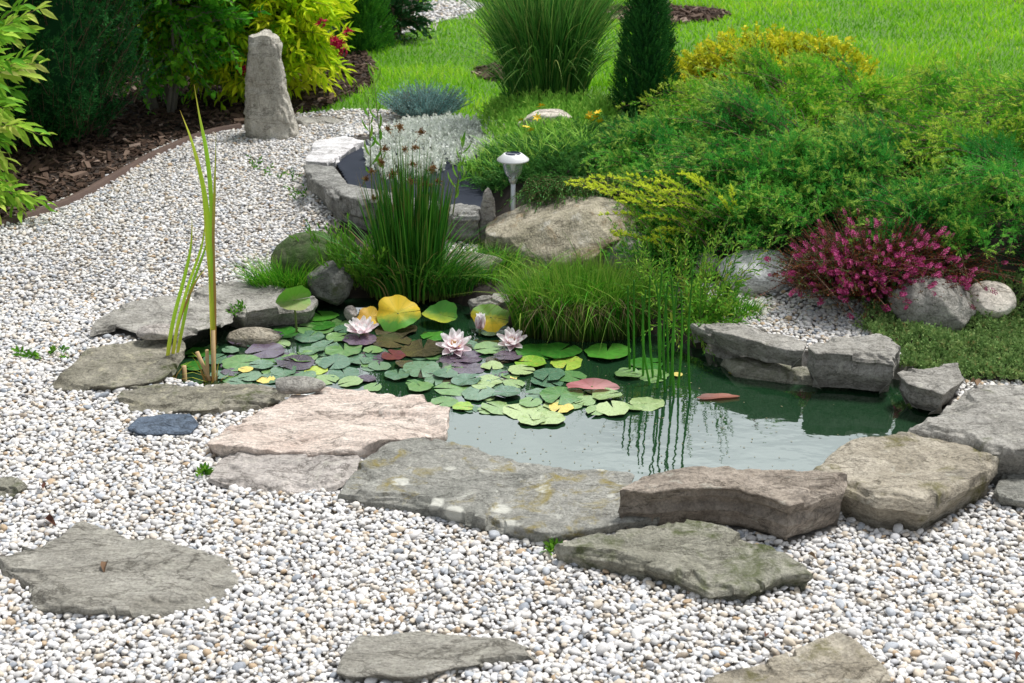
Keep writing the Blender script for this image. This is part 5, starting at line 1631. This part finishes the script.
# flecks drifting on the open water
fl = []
for x0, y0, x1, y1, n_ in ((455, 425, 640, 470, 70), (640, 400, 840, 470, 50), (560, 356, 700, 400, 30), (200, 335, 440, 385, 60)):
    fq = np.array([P(a, b, WZ + .0015) for a, b in zip(rng.uniform(x0, x1, n_), rng.uniform(y0, y1, n_))])
    az = rng.uniform(0, 6.28, n_)
    X = np.stack([np.cos(az), np.sin(az), 0 * az], -1); Y = np.stack([-np.sin(az), np.cos(az), 0 * az], -1)
    fl.append(scatter(NEEDLE, fq, X, Y, np.cross(X, Y), rng.uniform(.003, .010, n_), rng.uniform(.002, .005, n_), .002))
setting(put('floating_flecks', join(fl), plain('flecks', (.10, .09, .05), .8, c2=(.24, .22, .12))), 'stuff', 'tiny plant flecks drifting on the open pond water', 'flecks')

# flowers
def petal(L, W, curl):
    t = np.linspace(0, 1, 9); s = np.linspace(-1, 1, 7)
    w = W * np.sin(np.pi * np.clip(t * .93 + .05, 0, 1)) ** .75 * (1 - .25 * t)
    T, S = np.meshgrid(t, s, indexing='ij')
    V = np.stack([T * L, S * w[:, None] / 2, curl * T ** 2 * L + .35 * W * (S ** 2) * (1 - .3 * T)], -1).reshape(-1, 3)
    i, j = np.meshgrid(np.arange(8), np.arange(6), indexing='ij'); a = i * 7 + j
    return V, [np.stack([a, a + 7, a + 8, a + 1], -1).reshape(-1, 4)], {'var': np.full(63, .5), 'tip': T.ravel()}
def petal_mat(name, base, end):
    m, nt, bs, out = new_mat(name)
    r = ramp(nt, [(0, base), (.55, tuple((a + b) / 2 for a, b in zip(base, end))), (1, end)]); nt.links.new(attr(nt, 'tip'), r.inputs[0])
    nt.links.new(r.outputs[0], bs.inputs['Base Color']); bs.inputs['Roughness'].default_value = .5
    tr = nt.nodes.new('ShaderNodeBsdfTranslucent'); nt.links.new(r.outputs[0], tr.inputs['Color'])
    mx = nt.nodes.new('ShaderNodeMixShader'); mx.inputs[0].default_value = .5
    nt.links.new(bs.outputs[0], mx.inputs[1]); nt.links.new(tr.outputs[0], mx.inputs[2]); nt.links.new(mx.outputs[0], out.inputs['Surface'])
    return m
PINK = petal_mat('petal_pink', (.95, .78, .82), (.98, .97, .97))
ROSE = petal_mat('petal_rose', (.92, .58, .66), (.98, .94, .95))
SEP = petal_mat('sepal', (.16, .10, .03), (.45, .28, .22))
pm = [put('petal', petal(1, .56, .25), PINK), put('petal', petal(1, .50, .35), PINK), put('petal', petal(1, .50, .18), ROSE)]
first_use = [True] * 3
m_stam = leaf_mat('stamens', [(0, (.72, .38, .02)), (1, (.85, .58, .06))], trans=.2)
def lily(label, px, py, wpx, lean, rz, opening=1.0):
    q = P(px, py, WZ + .02)
    r = px_size(q, wpx) / 2
    root = thing('water_lily', (q[0], q[1], WZ + .004), label, 'water lily', 'water lily flowers on the pond')
    rows = ((7, .08, 1.04, 2, 0), (7, .38, .98, 0, .45), (6, .70, .80, 0, .1), (5, .95, .52, 1, .3))
    for n, el, L, kind, off in rows:
        for k in range(n):
            if first_use[kind]:
                o = pm[kind]; first_use[kind] = False
            else:
                o = pm[kind].copy(); COL.objects.link(o)
            o.parent = root
            e = (el + (1.35 - el) * (1 - opening)) + rng.normal(0, .07)
            o.rotation_euler = (Matrix.Rotation(lean, 3, 'X') @ Matrix.Rotation(off + k * 6.283 / n + rz + rng.normal(0, .07), 3, 'Z') @ Matrix.Rotation(-e, 3, 'Y')).to_euler()
            s = r * L * rng.uniform(.94, 1.06)
            o.scale = (s, s, s)
            o.location = (0, 0, .008)
    ns = 46
    a = rng.uniform(0, 6.28, ns)
    X = dirv(a, rng.uniform(.7, 1.5, ns)); Y = np.stack([-np.sin(a), np.cos(a), 0 * a], -1)
    o = put('stamens', scatter(NEEDLE, np.zeros((ns, 3)), X, Y, np.cross(X, Y), r * .5, r * .10, r * .1), m_stam)
    o.parent = root; o.location = (0, 0, .010); o.rotation_euler = (lean, 0, 0)
    put_s = put('stalk', tube(np.array([[0, 0, -.12], [0, 0, .012]]), .006, 8), m_gstem); put_s.parent = root
lily('open pink and white water lily in front of the big yellow and green leaf', 362, 331, 37, R(4), .2, .84)
lily('open pink water lily with a yellow centre, in the middle of the three open flowers', 455, 346, 39, R(24), .5, .97)
lily('open pink water lily beside the dark grass tuft, rightmost flower', 512, 342, 33, R(22), .1, .84)
q = P(480, 334, WZ)
bud = thing('water_lily_bud', (q[0], q[1], WZ), 'half closed pink water lily bud in front of the yellow leaf with a green middle', 'water lily bud')
rb = px_size(q, 15)
for k in range(9):
    kind = k % 2
    o = pm[2 if k >= 5 else 0].copy() if k < 5 or k > 4 else None
    COL.objects.link(o); o.parent = bud
    e = 1.38 if k < 5 else 1.28
    o.rotation_euler = (Matrix.Rotation(.05, 3, 'Y') @ Matrix.Rotation(k * 2.4, 3, 'Z') @ Matrix.Rotation(-e, 3, 'Y')).to_euler()
    o.scale = (rb, rb * 1.3, rb * 1.3); o.location = (0, 0, .018)
sp0 = put('sepal', petal(1, .36, .12), SEP)
for k in range(4):
    o = sp0 if k == 0 else sp0.copy()
    if k:
        COL.objects.link(o)
    o.parent = bud
    o.rotation_euler = (Matrix.Rotation(k * 1.57 + .4, 3, 'Z') @ Matrix.Rotation(-1.12, 3, 'Y')).to_euler()
    o.scale = (rb * .72,) * 3; o.location = (0, 0, .014)
o = put('stalk', tube(np.array([[0, 0, -.1], [0, 0, .02]]), .005, 8), m_gstem); o.parent = bud

# ------------------------------------------------------------------ yellowing reed with cut stumps
m_reed = leaf_mat('reed_leaf', [(0, (.22, .42, .03)), (.5, (.34, .50, .04)), (1, (.50, .52, .06))], trans=.35, rough=.4, base=((.62, .48, .07), .35), tip=(.55, .42, .08), tipr=(.75, 1))
m_reedb = leaf_mat('reed_brown', [(0, (.34, .20, .06)), (1, (.46, .30, .10))], trans=.2, base=((.36, .17, .05), .4), tip=(.40, .45, .05), tipr=(.5, .8))
m_stump = plain('reed_stump', (.52, .38, .20), .75, c2=(.38, .24, .10), scale=60)
c0 = P(190, 380, WZ)
reed = thing('reed_plant', c0, 'tall yellowing reed leaves and cut stumps at the left end of the pond', 'reed')
def ribbon(pts, w, mat, name='leaf', fa=0.2, thick=.0012):
    """leaf along picture points at given distances: rows (px, py, distance)"""
    C = np.array([PD(*q) for q in pts])
    t = np.linspace(0, 1, len(C)); tt = np.linspace(0, 1, 24)
    C = np.stack([np.interp(tt, t, C[:, k]) for k in range(3)], -1)
    for _ in range(4):
        C[1:-1] = (C[:-2] + 2 * C[1:-1] + C[2:]) / 4
    ww = w / 2 * np.clip(np.minimum(.6 + tt * 2, (1 - tt) * 3.2), .06, 1)
    s = np.stack([np.cos(fa + tt * .8), np.sin(fa + tt * .8), 0 * tt], -1)
    g = np.cross(s, norm(np.gradient(C, axis=0)))
    V = np.stack([C - s * ww[:, None], C + g * (ww * .35)[:, None], C + s * ww[:, None]], 1).reshape(-1, 3)
    k = np.arange(23)
    F = np.concatenate([np.stack([3 * k, 3 * k + 1, 3 * k + 4, 3 * k + 3], -1), np.stack([3 * k + 1, 3 * k + 2, 3 * k + 5, 3 * k + 4], -1)])
    put(name, (V, [F], {'var': np.full(72, rng.random()), 'tip': np.repeat(tt, 3)}), mat, reed)
yd = c0[1]
ribbon([(166, 384, yd), (168, 350, yd), (174, 315, yd), (184, 280, yd), (192, 245, yd), (192, 210, yd)], .012, m_reed)
ribbon([(170, 383, yd + .02), (176, 330, yd), (188, 285, yd - .02), (203, 245, yd - .03), (206, 212, yd - .03)], .010, m_reed)
ribbon([(168, 382, yd + .01), (178, 322, yd + .03), (196, 280, yd + .04), (210, 262, yd + .04)], .009, m_reedb)
ribbon([(172, 383, yd), (182, 330, yd + .03), (190, 290, yd + .05), (205, 250, yd + .08), (212, 224, yd + .1)], .010, m_reed)
ribbon([(214, 376, yd), (213, 320, yd), (213, 265, yd), (212, 200, yd), (207, 150, yd + .02), (200, 120, yd + .03), (194, 84, yd + .05)], .013, m_reed)
ribbon([(215, 376, yd + .01), (215, 300, yd), (213, 240, yd), (215, 180, yd), (216, 132, yd)], .009, m_reedb)
ribbon([(213, 372, yd + .01), (211, 280, yd), (208, 210, yd), (200, 170, yd - .02), (197, 152, yd - .02)], .013, m_reed)
ribbon([(212, 300, yd), (207, 240, yd), (204, 190, yd), (192, 140, yd + .02), (180, 110, yd + .05)], .010, m_reed)
b, a, r_a = disc(16, P(212, 381, WZ), .02, .012); b[:, 2] = WZ - .03
put('dead_leaves', blades(b, rng.uniform(.05, .14, 16), a, rng.uniform(.2, 1.1, 16), .007, segs=4, droop=.5, taper=2), m_reedb, reed)
b, a, r_a = disc(14, P(168, 384, WZ), .02, .012); b[:, 2] = WZ - .03
put('dead_leaves', blades(b, rng.uniform(.05, .15, 14), a, rng.uniform(.2, 1.1, 14), .007, segs=4, droop=.5, taper=2), m_reedb, reed)
for a_, b_, rr in (((214, 384), (213, 330), .0065), ((208, 383), (207, 350), .005), ((211, 383), (197, 352), .006), ((185, 382), (184, 366), .007)):
    put('stump', tube(np.array([PD(*a_, yd - .005) - [0, 0, .06], PD(*a_, yd), PD(*b_, yd)]), rr, 9), m_stump, reed)

# ------------------------------------------------------------------ solar lamp
m_cap = plain('lamp_cap', (.72, .72, .72), .35, .2)
m_panel = plain('solar_panel', (.02, .025, .05), .15)
m_metal = plain('lamp_metal', (.55, .56, .57), .35, .7)
m_glass, nt, bs, out = new_mat('lamp_glass')
bs.inputs['Base Color'].default_value = (.85, .90, .88, 1); bs.inputs['Roughness'].default_value = .12
bs.inputs['Transmission Weight'].default_value = .85; bs.inputs['IOR'].default_value = 1.2
c = PD(513, 203, 4.95); c[2] = HP(c)
lamp = thing('solar_lamp', c, 'small silver solar garden lamp with a wide pale cap above the largest boulder', 'garden lamp')
top = PD(513, 158, 4.95)[2]
u = px_size(np.array([c[0], c[1], top]), 1)
h0 = top - c[2]
def lam(name, prof, mat):
    return put(name, lathe([(r * u, top + z * u) for r, z in prof], (c[0], c[1], 0), 36), mat, lamp)
lam('lamp_cap', [(0, -3), (14.5, -3), (16.2, -2.2), (16.0, -1), (9.5, 4.2), (9.2, 4.4), (0, 4.4)], m_cap)
lam('solar_panel', [(0, 5.0), (7.5, 5.0), (7.8, 4.45)], m_panel)
lam('lamp_shade', [(10.5, -3.1), (10.2, -8), (8.5, -15), (5.0, -20), (3.8, -21.5)], m_glass)
lam('light_unit', [(0, -3.2), (3.2, -3.2), (3.2, -8), (2.2, -14), (0, -14)], m_cap)
lam('collar', [(4.4, -21), (4.6, -22), (3.6, -25), (2.9, -26)], m_metal)
put('post', tube(np.array([[c[0], c[1], c[2] - .06], [c[0], c[1], c[2] + .02], [c[0], c[1], top - 22 * u]]), 2.5 * u, 12), m_metal, lamp)

# ------------------------------------------------------------------ small bits on the gravel
m_dry = leaf_mat('dry_leaf', [(0, (.09, .035, .025)), (.5, (.14, .075, .045)), (1, (.22, .15, .09))], trans=.15, rough=.7)
def leaf_on(px, py, s, label, z=.022, mat=m_dry, cat='dry leaf', name='dry_leaf'):
    q = PH(px, py, z)
    az = rng.uniform(0, 6.28)
    X = dirv(np.array([az]), np.array([.12])); Y = np.array([[-math.sin(az), math.cos(az), .3]])
    s = s * .8
    J = scatter((LEAF[0] * [1, .9, 3.5] - [.5, 0, 0], LEAF[1]), q[None], X, norm(Y), np.cross(X, norm(Y)), s, s * .55, s)
    return tag(put(name, J, mat, origin=q), label, cat, 'dry leaves fallen on the gravel')
leaf_on(42, 486, .045, 'reddish dry leaf on gravel beside the small stone at the left edge')
leaf_on(50, 520, .05, 'brown dry leaf on gravel above the large left stepping stone')
leaf_on(313, 577, .03, 'small rust brown dry leaf on gravel right of the large left stepping stone')
leaf_on(766, 634, .028, 'reddish dry leaf on gravel above the stepping stone at the lower right')
leaf_on(105, 566, .045, 'dark twig like leaf scrap lying on the large left stepping stone', z=.036)
leaf_on(556, 528, .04, 'pale dry leaf in the gap between lichen slab and mossy stone')
leaf_on(975, 382, .06, 'brown dry leaf at the top of the large slab, below the ground cover', z=.125)
leaf_on(812, 556, .03, 'small brown dry leaf at the right tip of the mossy stone')
leaf_on(1018, 655, .03, 'rust brown dry leaf on gravel at the lower right corner')
def weed(px, py, n, s, label, L=.04):
    c = PH(px, py, .01)
    o = thing('weed_sprig', c, label, 'weed', 'weed sprigs in the gravel')
    b = np.repeat(c[None], n, 0) + np.column_stack([rng.normal(0, s, n), rng.normal(0, s, n), np.zeros(n)])
    lv, st = sprays(b, dirv(rng.uniform(0, 6.28, n), rng.uniform(.4, 1.3, n)), L, 6, .022, .009, spread=.9, droop=.1, tmpl=LEAF, taper=.2)
    put('leaves', join([lv, st]), m_herb, o)
weed(28, 357, 7, .02, 'small green weed in gravel left of the olive slab', .02)
weed(203, 474, 6, .012, 'small green weed at the left end of the mauve grey stone', .015)
weed(252, 168, 4, .02, 'thin weed in gravel below the standing stone', .05)
weed(278, 178, 6, .035, 'weed with spread leaves in gravel left of the raised bed', .05)
weed(306, 198, 6, .03, 'taller weed at the left foot of the raised bed', .07)
weed(238, 313, 7, .012, 'tiny weed growing in the joint of the two grey beige stones', .03)
weed(556, 549, 7, .012, 'tiny bright weed where lichen slab and mossy stone meet', .012)
weed(60, 352, 5, .02, 'pale weed tuft beside the back corner of the olive slab', .02)
